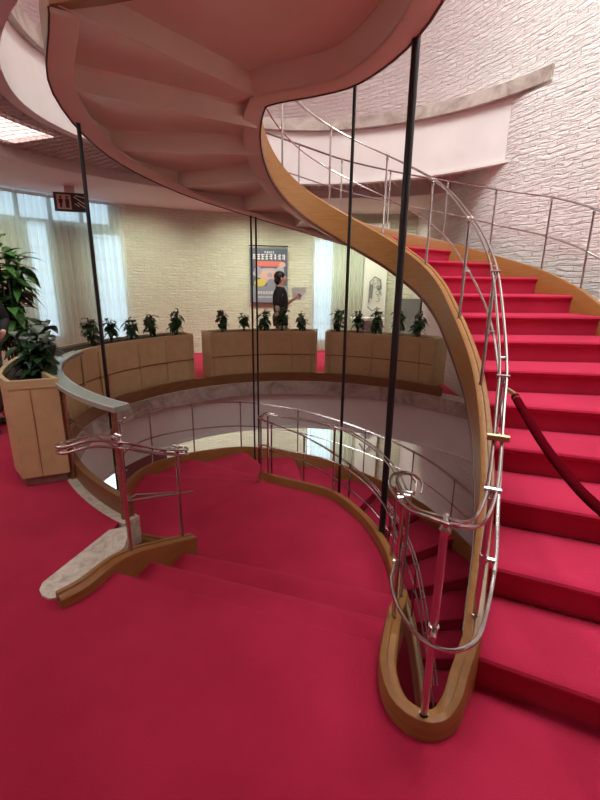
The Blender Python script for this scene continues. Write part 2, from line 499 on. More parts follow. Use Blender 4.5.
def railing(parent, plan, ztop, k0, k1, posts, label, hgt=.69, mid_side=-.035, mid=True, step=.1, thick=.011, mid0=None, mid1=None):
    f = lambda k: (*plan(k)[:2], ztop(k) + hgt)
    rail = build('railing', double_rail(f, frange(k0, k1, step)), M['chrome'], parent, smooth=True)
    rail['label'] = label
    if mid:
        pts = []
        for k in frange(k0 if mid0 is None else mid0, k1 if mid1 is None else mid1, step):
            nl = normal_of(plan, k); p = plan(k); pts.append((p[0] + nl[0] * mid_side, p[1] + nl[1] * mid_side, ztop(k) + hgt * .47))
        mb = MB(); mb.tube(pts, .0085, 8)
        build('middle_rail', mb, M['chrome'], rail, smooth=True)
    for k in posts:
        p = plan(k); nl = normal_of(plan, k)
        po = build('post', post_mesh(p[0], p[1], ztop(k) - .012, ztop(k) + hgt, thick), M['chrome'], rail, smooth=True)
        build('clamp', post_cap(p[0], p[1], ztop(k) + hgt, nl, thick), M['chrome'], rail, smooth=True)
        mb = MB()
        if mid:
            zz = ztop(k) + hgt * .47
            mb.tube([(p[0], p[1], zz), (p[0] + nl[0] * mid_side * 1.25, p[1] + nl[1] * mid_side * 1.25, zz)], .011, 8)
            mb.tube([(p[0], p[1], zz - .018), (p[0], p[1], zz + .018)], thick * 1.35, 10)
        build('clamp', mb, M['chrome'], rail, smooth=True)
    return rail

def staircase(name, label, Z, inner, outer, base, newel):
    root = thing(name, label, 'staircase', base)
    zz = {n: lin(Z, n) for n in range(0, 24)}
    zz[21] = zz[20] + H; 
    for n in range(1, 20):
        build('step', step_mesh(n, zz[n], zz[n - 1], inner, outer), M['carpet'], root, smooth=True)
        build('soffit_panel', soffit_mesh(n, zz[n], zz[n - 1], inner, outer, zz[n + 1]), M['soffit'], root, smooth=True)
    # riser up to the landing, the landing, and the last steps up to the floor
    build('step', step_mesh(20, zz[20], zz[19], lambda k: inner(20) if k <= 20 else (-.27, 4.26), lambda k: outer(20) if k <= 20 else (outer(20)[0] + .09, outer(20)[1] - .07), tread=False), M['carpet'], root, smooth=True)
    landing(zz[20], root, outer(20))
    def riser_back(a, b, d, z0, z1):
        d = Vector(d).normalized(); mb = MB(); vs = []
        for z in (z0, z1):
            for p, o_ in ((a, .032), (b, .032), (b, .045), (a, .045)): vs.append((p[0] + d.x * o_, p[1] + d.y * o_, z))
        mb.add(vs, [(3, 2, 1, 0), (4, 5, 6, 7), (0, 1, 5, 4), (1, 2, 6, 5), (2, 3, 7, 6), (3, 0, 4, 7)])
        build('riser_back', mb, M['soffit'], root)
    riser_back(inner(20), outer(20), (.09, -.07), zz[19] - .055, zz[20] - .03)
    riser_back(inner(23), O_TOP[23], (-.05, -.1), zz[20] + 2 * H - .05, zz[20] + 3 * H - .02)
    top_in = lambda k: inner(min(k, 23))
    def top_out(k):
        k = min(max(k, 21), 23); i = min(int(k), 22); t = k - i
        a, b = O_TOP[i], O_TOP[i + 1]; return (a[0] + (b[0] - a[0]) * t, a[1] + (b[1] - a[1]) * t)
    for n in (21, 22, 23):
        za = zz[20] + (n - 20) * H
        build('step', step_mesh(n, za, za - H, top_in if n < 23 else (lambda k: inner(23) if k <= 23 else (.36, 1.5)), top_out if n < 23 else (lambda k: O_TOP[23] if k <= 23 else (-1.06, 2.0)), tread=n < 23), M['carpet'], root, smooth=True)
        if n < 23: build('soffit_panel', soffit_mesh(n, za, za - H, top_in, top_out), M['soffit'], root)
    # inner stringer
    zi = lambda k: lin(Z, k) + .085
    pth = []
    if newel:
        nz = lambda k: .085 + max(0., (k - .1) / .9) * H
        pth += [(*NEWEL(k), nz(k), -.25 if k < .3 else nz(k) - .34) for k in frange(-1, .92, .08)]
    for k in frange(1, 20, .2):
        pth.append((*inner(k), zi(k), zi(k) - .30))
    for k in frange(20, 23, .05)[1:]:
        pth.append((*inner(k), zi(k), zi(k) - .30))
    mb = MB(); mb.sweep(pth, STR_PROF)
    build('inner_stringer', mb, M['wood'], root, smooth=True)
    # painted border that frames the coffered underside
    bp = [(*inner(k), 0, zi(k) - .328) for k in frange(1.6, 20, .2) + frange(20, 20.97, .05)[1:]]
    mb = MB(); mb.sweep(bp, [(.027, 'b', 0), (-.115, 'b', 0), (-.128, 'b', .008), (-.128, 'b', .026), (.027, 'b', .026)])
    build('soffit_border', mb, M['soffit'], root, smooth=True)
    bp = [(*inner(k), 0, zi(k) - .328) for k in frange(20.03, 20.96, .04)]
    mb = MB(); mb.sweep(bp, [(-.038, 'b', .0265), (-.124, 'b', .0265), (-.150, 'b', .05), (-.20, 'b', .186), (-.038, 'b', .186)])
    build('soffit_border', mb, M['soffit'], root, smooth=True)
    bp = [(*outer(k), 0, zi(k) - .328) for k in frange(1.6, 20, .2)]
    mb = MB(); mb.sweep(bp, [(-.027, 'b', 0), (-.027, 'b', .026), (.128, 'b', .026), (.128, 'b', .008), (.115, 'b', 0)])
    build('soffit_border', mb, M['soffit'], root, smooth=True)
    for side, fn, k1 in ((1, inner, 21), (-1, outer, 20)):
        e = []
        for k in frange(1.6, 20, .2) + ([] if k1 == 20 else frange(20, 20.97, .05)[1:]): e.append((*fn(k), zi(k) - .3015, zi(k) - .336))
        mb = MB(); mb.sweep(e, [(.0395, 'b', 0), (.0395, 't', 0), (.0285, 't', 0), (.0285, 'b', 0)] if side > 0 else [(-.0285, 'b', 0), (-.0285, 't', 0), (-.0395, 't', 0), (-.0395, 'b', 0)]); o = build('edge_strip', mb, M['edge'], root, smooth=True); o['label'] = 'dark reddish edge strip'
    # outer stringer, its return along the landing and the short cheek beside the top steps
    pth = [(*outer(k), zi(k), zi(k) - .30) for k in frange(1, 20, .2)]
    zl = zz[20]
    c20 = outer(20); pth += [((c20[0] - .84) / 2, (c20[1] + 2.87) / 2 - .01, zl + .13, zl - .22), (-.84, 2.87, zl + .22, zl - .2)]
    mb = MB(); mb.sweep(pth, [(a * -1, b, c) for a, b, c in reversed(STR_PROF)])
    build('outer_stringer', mb, M['wood'], root, smooth=True)
    zt = zl + 3 * H
    cheek = Path([(0, (-1.20, 1.83, zt + .07)), (1, (-1.12, 1.93, zt + .075)), (2, (-1.06, 2.12, zt + .065)), (3, (-1.01, 2.32, zt + .0)), (4, (-.93, 2.58, zt - .12)), (5, (-.80, 2.90, zt - .27))])
    pth = [(*cheek(k), min(cheek(k)[2] - .3, zt - .17)) for k in frange(0, 5, .25)]
    mb = MB(); mb.sweep(pth, [(a * -1, b, c) for a, b, c in reversed(STR_PROF)])
    build('cheek_stringer', mb, M['wood'], root, smooth=True)
    return root, zi, cheek

# ------------------------------------------------------------------ the setting
NOSE0 = [(-1.03, 2.09), (.42, 1.60)]
RW = 6.05
WALL_R = Path([(0, (3.05, -1.15)), (1, (3.04, .4)), (2, (3.02, 2.0)), (3, (2.98, 3.2)), (4, (2.90, 4.2)), (5, (2.72, 4.95)), (6, (2.45, 5.6)), (7, (2.32, 6.15)), (8, (2.32, 6.8)), (9, (2.36, 8.2)), (10, (2.42, 9.78))])
wr = [WALL_R(k) for k in frange(0, 10, .2)]
far = [cpt(d, RW) for d in frange(68.6, 318, 3)]
outline = list(wr) + far[1:]
floor_out = [(CX + (p[0] - CX) * 1.0, CY + (p[1] - CY) * 1.0) for p in outline]
def voff(d): return .25 if d < 185 else .25 - .13 * min(1., (d - 185) / 25)
def floor_poly(k0, d0):
    p = [WALL_R(k) for k in frange(k0, 10, .2)] + far[1:]
    p += [(3.04, -1.15), (3.03, .4), (2.4, .62), (1.88, .90), (.72, 1.455)] + [NEWEL(k) for k in frange(.9, -1, .1)]
    p += [NOSE0[0], (-1.06, 2.0), (-1.10, 2.15), (-1.15, 2.3), (-1.225, 2.47)]
    return p + [vpt(d, voff(d)) for d in frange(V1 - 1.5, d0, 3)]
for nm, z in (('floor', 0.), ('floor_above', S)):
    mb = MB(); mb.slab([floor_poly(6.1, V0) if z == 0 else floor_poly(7.2, 38.)], z - (.2 if z == 0 else .13), z); struct(nm, mb, M['carpet'])
mb = MB(); mb.slab([floor_out], -S - .2, -S); struct('floor_below', mb, M['carpet'])

def wall(name, pts, material, z0=-S, z1=7.6, thick=.12, side=1):
    """curved wall with (arc length, height) UVs"""
    mb = MB(); uv = []; s = 0.; n = len(pts)
    zs = [z0, z1]
    for i, p in enumerate(pts):
        if i: s += math.dist(p, pts[i - 1])
        a, b = pts[max(i - 1, 0)], pts[min(i + 1, n - 1)]
        d = Vector((b[0] - a[0], b[1] - a[1])).normalized(); nl = Vector((d.y, -d.x)) * side * thick
        for z in zs: mb.v.append((p[0], p[1], z)); uv.append((s, z))
        for z in zs: mb.v.append((p[0] + nl.x, p[1] + nl.y, z)); uv.append((s, z))
    for i in range(n - 1):
        a, b = i * 4, i * 4 + 4
        mb.f += [(a, b, b + 1, a + 1), (a + 2, a + 3, b + 3, b + 2), (a, a + 2, b + 2, b), (a + 1, b + 1, b + 3, a + 3)]
    e = (n - 1) * 4
    mb.f += [(0, 1, 3, 2), (e, e + 2, e + 3, e + 1)]
    return struct(name, mb, material, uvs=uv)
wall('wall_right', wr, M['brick'], z1=3.61)
UW = Path([(0, (3.05, -1.15)), (1, (3.04, .4)), (2, (3.02, 2.0)), (3, (2.98, 3.2)), (4, (2.90, 4.2)), (5, (2.72, 4.95)), (6, (2.45, 5.75)), (7, (2.0, 6.7)), (8, (1.3, 7.6)), (9, (.4, 8.2)), (10, (-.7, 8.5)), (11, (-1.9, 8.4)), (12, (-3.0, 7.9)), (13, (-3.9, 7.0)), (14, (-4.5, 5.9)), (15, (-4.8, 4.5))])
wall('wall_right_above', [UW(k) for k in frange(0, 15, .2)], M['brick'], z0=3.611)
wall('wall_far', [cpt(d, RW) for d in frange(68.6, 127, 2.2)], M['brickfar'], z1=3.6)
wall('wall_left', [cpt(d, RW) for d in frange(127, 178, 2.2)], M['panelwhite'])
wall('wall_back', [cpt(d, RW) for d in frange(178, 318, 2.5)], M['plaster'])

def ringslab(d0, d1, r0, r1, z0, z1, step=2.5, pt=None):
    mb = MB(); ds = frange(d0, d1, step); pt = pt or vcp
    a = [pt(d, r0(d)) for d in ds]; b = [pt(d, r1(d)) for d in ds]; n = len(ds)
    f0 = z0 if callable(z0) else (lambda d: z0); f1 = z1 if callable(z1) else (lambda d: z1)
    for p, q, d in zip(a, b, ds): mb.v += [(*p, f0(d)), (*p, f1(d)), (*q, f1(d)), (*q, f0(d))]
    for i in range(n - 1):
        for k in range(4):
            l = (k + 1) % 4; mb.f.append((i * 4 + k, i * 4 + l, i * 4 + 4 + l, i * 4 + 4 + k))
    mb.f += [(3, 2, 1, 0), tuple((n - 1) * 4 + k for k in range(4))]
    return mb
for i, z in enumerate((0., S)):
    ex = .0 if i == 0 else .08           # the opening above is a little wider
    th = .20 if i == 0 else .14
    mb = ringslab(V0, V1, lambda d: Vr(d) + ex, lambda d: Vr(d) + voff(d) + .01, z - th, z + .004)
    # short arm of the curb that runs on to the top of the stairs
    if i == 0:
        mb.slab([[(-1.375, 1.985), (-1.36, 1.93), (-1.32, 1.885), (-1.27, 1.865), (-1.22, 1.88), (-1.11, 2.12), (-1.06, 2.31), (-1.12, 2.55), (-1.235, 2.50)]], -.05, .012)
    struct('trim_%d' % (i + 1), mb, M['marblelight'] if i == 0 else M['marble'])
    zl = (lambda d: -.80) if i == 0 else (lambda d: S - .80 + .10 * min(1., max(0., (d - 90) / 60)))
    mb = ringslab(22, V1 - 1, lambda d: Vr(d) + ex + .08, lambda d: Vr(d) + ex + .15, zl, z - th)
    struct('trim_%d' % (i + 3), mb, M['plaster'])
    mb = ringslab(22, V1 - 1, lambda d: Vr(d) + ex + .055, lambda d: Vr(d) + ex + .16, lambda d: zl(d) - .03, lambda d: zl(d) - .0005)
    struct('trim_%d' % (i + 5), mb, M['plaster'])
mb = ringslab(V0, 205, lambda d: Vr(d) - .012, lambda d: Vr(d) - .0005, -.21, .0); struct('trim_7', mb, M['marble'])
mb = ringslab(V0 + 20, V1 - 1, lambda d: Vr(d) + .012, lambda d: Vr(d) + .062, .0045, .14); struct('trim_8', mb, M['curbwood'])

# ceilings: flat soffit near the wall, egg-crate louvres round the well, plenum above
def ceiling(z, nm):
    mb = ringslab(30, 290, lambda d: 4.0, lambda d: 6.2, z, z + .25, 3, cpt)
    struct(nm, mb, M['ceil'])
ceiling(2.95, 'ceiling'); ceiling(2.95 - S, 'ceiling_below')
def vside(x, y):
    a = math.degrees(math.atan2(y - VY, x - VX)) % 360
    return math.hypot(x - VX, y - VY) - Vr(min(a, 240)) - .27
mb = MB()
for d in frange(40, 236, 1.75):
    r0 = 1.9
    while vside(*cpt(d, r0)) < 0 and r0 < 3.9: r0 += .02
    m = cpt(d, (r0 + 4.0) / 2); mb.box(m[0], m[1], 3.065, 4.0 - r0, .012, .05, R(d))
for j in range(19):
    r = 2.32 + j * .092; run = []
    for d in frange(40, 236, 2):
        if vside(*cpt(d, r)) > 0: run.append(d)
    k = 0
    while k < len(run):
        e = k
        while e + 1 < len(run) and run[e + 1] - run[e] < 2.5: e += 1
        if e > k:
            x = ringslab(run[k], run[e], lambda d: r - .004, lambda d: r + .004, 3.066, 3.114, 2, cpt); mb.add(x.v, x.f)
        k = e + 1
struct('ceiling_louver', mb, M['louver'])
def r_in(d):
    r = 1.9
    while vside(*cpt(d, r)) < .06 and r < 3.9: r += .01
    return r
mb = ringslab(32, 234, r_in, lambda d: 4.02, 3.30, 3.34, 3, cpt); struct('ceiling_plenum', mb, M['ceil'])
t = thing('ceiling_light', 'bright fluorescent light panel glowing through the egg-crate ceiling at left', 'light', (*cpt(160, 3.5), 3.125))
mb = ringslab(158, 192, lambda d: 3.15, lambda d: 3.8, 3.125, 3.131, 3, cpt); build('diffuser', mb, M['lamp'], t)
mb = ringslab(157.5, 192.5, lambda d: 3.12, lambda d: 3.83, 3.1315, 3.20, 3, cpt); build('housing', mb, M['louver'], t)
# top ceiling of the floor above
mb = MB(); mb.slab([floor_out], 7.6, 7.7); struct('ceiling_above', mb, M['plaster'])
# near ceiling over the camera
mb = MB(); mb.slab([[(-6, -2), (3.1, -2), (3.1, .2), (1.9, .4), (.4, .85), (-1.3, 1.6), (-2.0, 2.6), (-3.9, 2.6), (-6, 2.6)]], 3.02, 3.1); struct('ceiling_near', mb, M['ceil'])

# ------------------------------------------------------------------ stairs
up, zi_up, _ = staircase('spiral_staircase', 'spiral staircase with red carpet climbing on the right and curling overhead', Z_UP, IN, O_UP, (CX, CY, 0), True)
dn, zi_dn, cheek = staircase('spiral_staircase', 'red carpeted stairs descending from the foreground to a landing and curving down', Z_LO, IN, O_LO, (CX, CY, -S), False)

# railings (one continuous double rail round the newel loop and up)
def plan_in(k):
    if k < 1: return NEWEL(k)
    return IN(k)
nzf = lambda k: .085 + max(0., (k - .1) / .9) * H if k < 1 else zi_up(k)
def plan_up(k):
    p = plan_in(k)
    if k < 1.2:                      # the rail swings a little wide round the newel
        d = Vector((p[0] - .50, p[1] - 1.5)); w = max(0., 1 - abs(k + .1) / 1.3) * .03
        d.normalize(); return (p[0] + d.x * w, p[1] + d.y * w)
    return p
HG = [(-.2, .79), (.3, .72), (.7, .63), (1.2, .56), (2, .535), (3, .58), (4.3, .65), (5.2, .72), (7, .76)]
hg = lambda k: lin(HG, k)
COIL = [(.64, 2.12, .50), (.665, 2.20, .525), (.62, 2.245, .555), (.53, 2.14, .60), (.455, 1.92, .66), (.42, 1.66, .73), (.415, 1.42, .80), (.435, 1.27, .86), (.47, 1.19, .885)]
CO = Path(list(enumerate(COIL)))
rp_ = Path([(0, COIL[7]), (1, COIL[8])] + [(2 + i, p) for i, p in enumerate([(.56, 1.24, .85), (.65, 1.36, .82), (.75, 1.53, .85), (.86, 1.77, .93), (.95, 1.98, 1.06)])] + [(7 + i, (*IN(k), nzf(k) + hg(k))) for i, k in enumerate(frange(3, 19.9, .5))])
nr_k = 6 + len(frange(3, 19.9, .5))
pts_rail = [CO(k) for k in frange(0, 8, .2)] + [rp_(k) for k in frange(1, nr_k, .2)][1:]
rail0 = build('railing', double_rail(lambda i: pts_rail[i], list(range(len(pts_rail)))), M['chrome'], up, smooth=True); rail0['label'] = 'chrome double handrail up the inner edge'
mp_ = [(.485, 1.86, .24), (.43, 1.70, .27), (.405, 1.45, .34), (.43, 1.24, .40), (.50, 1.15, .435), (.60, 1.19, .44), (.69, 1.32, .45), (.80, 1.52, .52), (.90, 1.76, .62)]
for k in frange(3, 19.9, .5):
    nl = normal_of(IN, k); p = IN(k); mp_.append((p[0] - nl[0] * .035, p[1] - nl[1] * .035, nzf(k) + hg(k) * .47))
mq = Path(list(enumerate(mp_))); mb = MB(); mb.tube([mq(k) for k in frange(0, len(mp_) - 1, .2)], .0085, 8)
build('middle_rail', mb, M['chrome'], rail0, smooth=True)
rl = rail0
def post_on(rail, plan, z, k, hgt=.69, thick=.012, side=-.035):
    p = plan(k); nl = normal_of(plan, k)
    build('post', post_mesh(p[0], p[1], z(k) - .012, z(k) + hgt, thick), M['chrome'], rail, smooth=True)
    build('clamp', post_cap(p[0], p[1], z(k) + hgt, nl, thick), M['chrome'], rail, smooth=True)
    mb = MB(); zz = z(k) + hgt * .47
    mb.tube([(p[0], p[1], zz), (p[0] + nl[0] * side * 1.25, p[1] + nl[1] * side * 1.25, zz)], .011, 8)
    mb.tube([(p[0], p[1], zz - .018), (p[0], p[1], zz + .018)], thick * 1.35, 10)
    build('clamp', mb, M['chrome'], rail, smooth=True)
for k in (-.22, 1.2, 2.95, 5.2, 7.5, 10.2, 12.2, 14.2, 16.2, 18.3):
    post_on(rl, plan_in, nzf, k, hgt=hg(k), thick=.0135 if k < 1 else .0115)
mb = MB(); p = IN(2.0); nl = normal_of(IN, 2.0); zz = nzf(2.0) + hg(2.0)
mb.tube([(p[0] - nl[0] * .045, p[1] - nl[1] * .045, zz), (p[0] + nl[0] * .045, p[1] + nl[1] * .045, zz)], .016, 8)
c = build('clamp', mb, M['brass'], rl, smooth=True); c['label'] = 'brass clamp'
zo_up = lambda k: zi_up(k)
railing(up, O_UP, zo_up, 2.0, 19.6, [3.4, 4.5, 5.6, 6.7, 7.8, 8.9, 10, 11.15, 12.2, 13.2, 14.1, 15, 15.9, 16.7, 17.5, 18.4, 19.3], 'chrome double handrail up the outer edge', mid_side=.0, thick=.010)
zi_dn2 = lambda k: zi_dn(k)
railing(dn, IN, zi_dn2, 6, 21.4, [22.35, 21.35, 20.86, 20.47, 20.03, 19.2, 17.0, 15.0, 13.0, 11.0, 9.0], 'chrome double handrail round the landing edge', hgt=.67, mid_side=-.02, step=.06)
railing(dn, O_LO, zi_dn2, 5, 19.4, [6, 7, 8, 9, 10.1, 11.2, 12.3, 13.4, 14.9, 16.05, 16.9, 17.75, 18.6], 'chrome double handrail round the outer ring', hgt=.70, mid_side=.0, thick=.010)
# short hairpin railing on the cheek stringer at left
def loop_pts(path, half, z, n=8):
    L = []; Rr = []
    for i, p in enumerate(path):
        a, b = path[max(i - 1, 0)], path[min(i + 1, len(path) - 1)]
        d = Vector((b[0] - a[0], b[1] - a[1])).normalized(); nl = Vector((-d.y, d.x))
        L.append((p[0] + nl.x * half, p[1] + nl.y * half, p[2] + z)); Rr.append((p[0] - nl.x * half, p[1] - nl.y * half, p[2] + z))
    def cap(c, d, z0, sgn):
        out = []
        for i in range(1, n):
            a = -PI / 2 + PI * i / n
            v = Vector((d.x, d.y)); w = Vector((-d.y, d.x)) * sgn
            out.append((c[0] + (v.x * math.cos(a) + w.x * math.sin(a)) * half, c[1] + (v.y * math.cos(a) + w.y * math.sin(a)) * half, z0 + z))
        return out
    d1 = Vector((path[-1][0] - path[-2][0], path[-1][1] - path[-2][1])).normalized()
    d0 = Vector((path[0][0] - path[1][0], path[0][1] - path[1][1])).normalized()
    return L + cap(path[-1], d1, path[-1][2], -1) + list(reversed(Rr)) + cap(path[0], d0, path[0][2], -1)
pl = Path([(0, (-1.29, 2.23, .71)), (1, (-1.15, 2.29, .73)), (2, (-1.03, 2.33, .70)), (3, (-.95, 2.53, .58)), (4, (-.83, 2.84, .44))])
mb = MB()
pp = [pl(k) for k in frange(0, 4, .25)]
mb.tube(loop_pts(pp, .045, 0), .0075, 8, closed=True); mb.tube(loop_pts(pp, .045, -.035), .0075, 8, closed=True)
hr = build('railing', mb, M['chrome'], dn, smooth=True); hr['label'] = 'chrome hairpin handrail on the short left cheek'
for (x, y, z0, z1) in ((-1.02, 2.30, .0, .74), (-.85, 2.80, -.25, .48)):
    build('post', post_mesh(x, y, z0, z1, .013), M['chrome'], hr, smooth=True)
    build('clamp', post_cap(x, y, z1, (.8, -.5), .013), M['chrome'], hr, smooth=True)
mb = MB(); mb.tube([(-1.02, 2.30, .33), (-.85, 2.80, .12), (-.80, 2.95, .06)], .008); mb.tube([(-1.02, 2.30, .33), (-1.0, 2.40, .32), (-.87, 2.80, .13)], .006)
build('middle_rail', mb, M['chrome'], hr, smooth=True)

# hanging rods
def rod(x, y, z0, z1, r, label):
    mb = MB(); mb.tube([(x, y, z0), (x, y, z1)], r, 12)
    for z in (z0 + .05,):
        mb.tube([(x, y, z), (x, y, z + .05)], r * 1.5, 12)
    tag(build('suspension_rod', mb, M['black'], smooth=True), label, 'rod')
rod(-1.86, 4.06, -.85, 3.0, .017, 'thin black hanging rod at far left beside the curved planter')
rod(-.66, 5.99, -1.15, 2.5, .013, 'left one of the pair of thin black rods before the poster')
rod(-.60, 6.02, -1.15, 2.5, .013, 'right one of the pair of thin black rods before the poster')
rod(.40, 3.93, -.75, 3.2, .014, 'slim black rod just left of the thick black rod')
rod(.70, 3.22, -.75, 3.2, .027, 'thick black hanging rod in front of the rising stairs')

# ------------------------------------------------------------------ guard rail at the left of the well
g = thing('guard_rail', 'curved guard rail with grey-green flat cap on brown posts at left', 'railing', (-1.6, 3.0, 0))
ds = frange(175, 239, 2)
mb = MB(); pth = []
for d in ds: pth.append((*vpt(d, .065), .82, .785))
mb.sweep(pth, [(-.055, 'b', 0), (-.055, 't', -.008), (-.048, 't', 0), (.048, 't', 0), (.055, 't', -.008), (.055, 'b', 0)])
cap = build('cap_rail', mb, M['stonecap'], g, smooth=True)
mb = MB()
for s_ in (-.054, .054): 
    q = []
    for i, d in enumerate(ds):
        p = vpt(d, .065 + s_); q.append((*p, .818))
    mb.tube(q, .006, 6)
e = build('edge_strip', mb, M['frame'], cap, smooth=True); e['label'] = 'bright metal edge strip'
for d in (237, 213.5, 196):
    p = vpt(d, .075); mb = MB(); mb.tube([(*p, .003), (*p, .05), (*p, .06), (*p, .786)], [.024, .024, .019, .019], 12)
    po = build('post', mb, M['post'], g, smooth=True)
    mb = MB(); q = vpt(d, .045); mb.tube([(*p, .50), (*q, .50)], .012, 8); build('bracket', mb, M['brass'], po, smooth=True)
mb = MB(); mb.tube([(*vpt(237, .045), .50), (*vpt(225, .045), .505), (*vpt(213.5, .045), .51), (*vpt(196, .045), .515)], .007, 8); build('tie_rod', mb, M['chrome'], g, smooth=True)

# ------------------------------------------------------------------ planters
def planter(name, label, d0, d1, depth, h, off, seams, group, rail=True, fadd=0.):
    t = thing(name, label, 'planter', (*vpt((d0 + d1) / 2, off), 0), 0, group)
    r0 = lambda d: Vr(d) + off; r1 = lambda d: Vr(d) + off + depth
    z0 = .006
    stp = max(1., (d1 - d0) / 22)
    pl_ = build('plinth', ringslab(d0 + .4, d1 - .4, lambda d: r0(d) + .03, lambda d: r1(d) - .03, z0, z0 + .08, stp), M['plinth'], t)
    build('body', ringslab(d0, d1, r0, r1, z0 + .08, h - .05, stp), M['planter'], t)
    build('soil', ringslab(d0 + 1, d1 - 1, lambda d: r0(d) + .03, lambda d: r1(d) - .03, h - .05, h - .03, stp), M['soil'], t)
    mb = ringslab(d0, d1, lambda d: r0(d) - .004, lambda d: r0(d) + .03, h - .05, h, stp)
    for x in (ringslab(d0, d1, lambda d: r1(d) - .03, lambda d: r1(d) + .004, h - .05, h, stp),
              ringslab(d0, d0 + 1.2, lambda d: r0(d) + .03, lambda d: r1(d) - .03, h - .05, h, .6), ringslab(d1 - 1.2, d1, lambda d: r0(d) + .03, lambda d: r1(d) - .03, h - .05, h, .6)):
        mb.add(x.v, x.f)
    build('rim', mb, M['planterrim'], t)
    if rail:
        # thin middle batten and upright clips in front of the fabric
        mb = ringslab(d0 + .3, d1 - .3, lambda d: r0(d) - .010, lambda d: r0(d) + .0, h * .52, h * .52 + .014, stp); build('batten', mb, M['curbwood'], t)
        for d in seams:
            p = vcp(d, r0(d) - .014); mb = MB(); mb.tube([(*p, z0 + .09), (*p, h - .06)], .011, 8)
            u = build('upright', mb, M['planterrim'], t, smooth=True)
            mb = MB(); mb.box(p[0], p[1], h * .52 - .015, .035, .02, .04, R(d + 90)); build('clip', mb, M['brass'], u)
    return t
GP = 'curved planter boxes along the far edge of the well'
planter('planter', 'left curved tan planter box along the far edge, beside the pleated curtains', 129, 182, .42, .80, .13, (172, 164.4, 149.1, 139, 131), GP)
planter('planter', 'middle curved tan planter box in front of the poster', 84.4, 123, .36, .80, .13, (121.5, 107.8, 93.1, 86), GP)
planter('planter', 'right curved tan planter box partly hidden behind the rising stair', 42.1, 81.1, .36, .80, .13, (79.5, 64, 55.8, 47.2), GP)

# near planter (its own curve beside the guard rail)
NP = thing('planter', 'near tan planter box with plain wooden end panel at the left edge', 'planter', (-2.1, 3.3, 0))
nl_ = Path([(0, (-2.15, 3.09)), (1, (-2.38, 3.34)), (2, (-2.58, 3.72)), (3, (-2.72, 4.10))])
nr_ = Path([(0, (-1.855, 3.225)), (1, (-2.09, 3.47)), (2, (-2.29, 3.79)), (3, (-2.42, 4.12))])
def np_loop(i):
    a = [Vector(nl_(k)) for k in frange(0, 3, .25)]; b = [Vector(nr_(k)) for k in frange(0, 3, .25)]
    A = []; B = []
    for p, q in zip(a, b):
        d = (q - p).normalized(); A.append(p + d * i); B.append(q - d * i)
    dd = (a[1] - a[0]).normalized(); A[0] = A[0] + dd * i; B[0] = B[0] + dd * i; A[-1] -= dd * i; B[-1] -= dd * i
    return [tuple(p) for p in A + list(reversed(B))]
mb = MB(); mb.slab([np_loop(.02)], .005, .075); build('plinth', mb, M['plinth'], NP)
mb = MB(); mb.slab([np_loop(0)], .0755, .79); build('body', mb, M['planter'], NP)
mb = MB(); mb.slab([np_loop(-.006), np_loop(.028)], .7905, .855); build('rim', mb, M['planterrim'], NP)
mb = MB(); mb.slab([np_loop(.03)], .7905, .805); build('soil', mb, M['soil'], NP)
mb = MB(); p = Vector((-2.15, 3.09)).lerp(Vector((-1.855, 3.225)), .42); mb.box(p.x + .002, p.y - .004, .08, .003, .004, .70, R(24.6)); build('panel_joint', mb, M['curbwood'], NP)

# ------------------------------------------------------------------ plants
def leaf(mb, base, dirv, L, W, droop):
    d = Vector(dirv).normalized(); side = d.cross(Vector((0, 0, 1)))
    side = side.normalized() if side.length > .1 else Vector((1, 0, 0))
    up_ = side.cross(d); base = Vector(base); o = len(mb.v)
    prof = [(0, .0), (.18, .75), (.42, 1.), (.7, .7), (1., .02)]
    for t, w in prof:
        c = base + d * (L * t) - Vector((0, 0, 1)) * (droop * L * t * t)
        mb.v += [tuple(c - side * (W * w / 2) + up_ * (.10 * W * w)), tuple(c), tuple(c + side * (W * w / 2) + up_ * (.10 * W * w))]
    for i in range(len(prof) - 1):
        a = o + i * 3; mb.f += [(a, a + 1, a + 4, a + 3), (a + 1, a + 2, a + 5, a + 4)]
def plant(parent, hgt, spread, nstem, nleaf, L, W, seed, lm, droop=.5, zlo=.15):
    rnd = random.Random(seed); st = MB(); lf = MB()
    for s_ in range(nstem):
        a = rnd.uniform(0, 2 * PI); r = rnd.uniform(.2, 1) * spread * .7; hh = hgt * rnd.uniform(.7, 1.)
        top = Vector((r * math.cos(a), r * math.sin(a), hh)); b = Vector((.15 * top.x, .15 * top.y, -.02))
        mid = (b + top) / 2 + Vector((0, 0, .08 * hh)); P = []
        for i in range(6):
            t = i / 5; P.append((b * (1 - t) ** 2 + mid * 2 * t * (1 - t) + top * t * t))
        st.tube(P, .005 + .004 * hgt, 6)
        for i in range(nleaf):
            t = zlo + (1 - zlo) * (i + rnd.random()) / nleaf; t = min(t, 1)
            q = b * (1 - t) ** 2 + mid * 2 * t * (1 - t) + top * t * t
            az = rnd.uniform(0, 2 * PI); el = rnd.uniform(-.35, .7) + (.4 if t > .9 else 0)
            k = rnd.uniform(.7, 1.15)
            leaf(lf, q, (math.cos(az) * math.cos(el), math.sin(az) * math.cos(el), math.sin(el)), L * k, W * k, droop * rnd.uniform(.4, 1.3))
    build('stems', st, M['stem'], parent, local=True, smooth=True)
    build('leaves', lf, lm, parent, local=True, smooth='all', fixn=False)
protos = []
ORD = ['first', 'second', 'third', 'fourth', 'fifth']
first = []
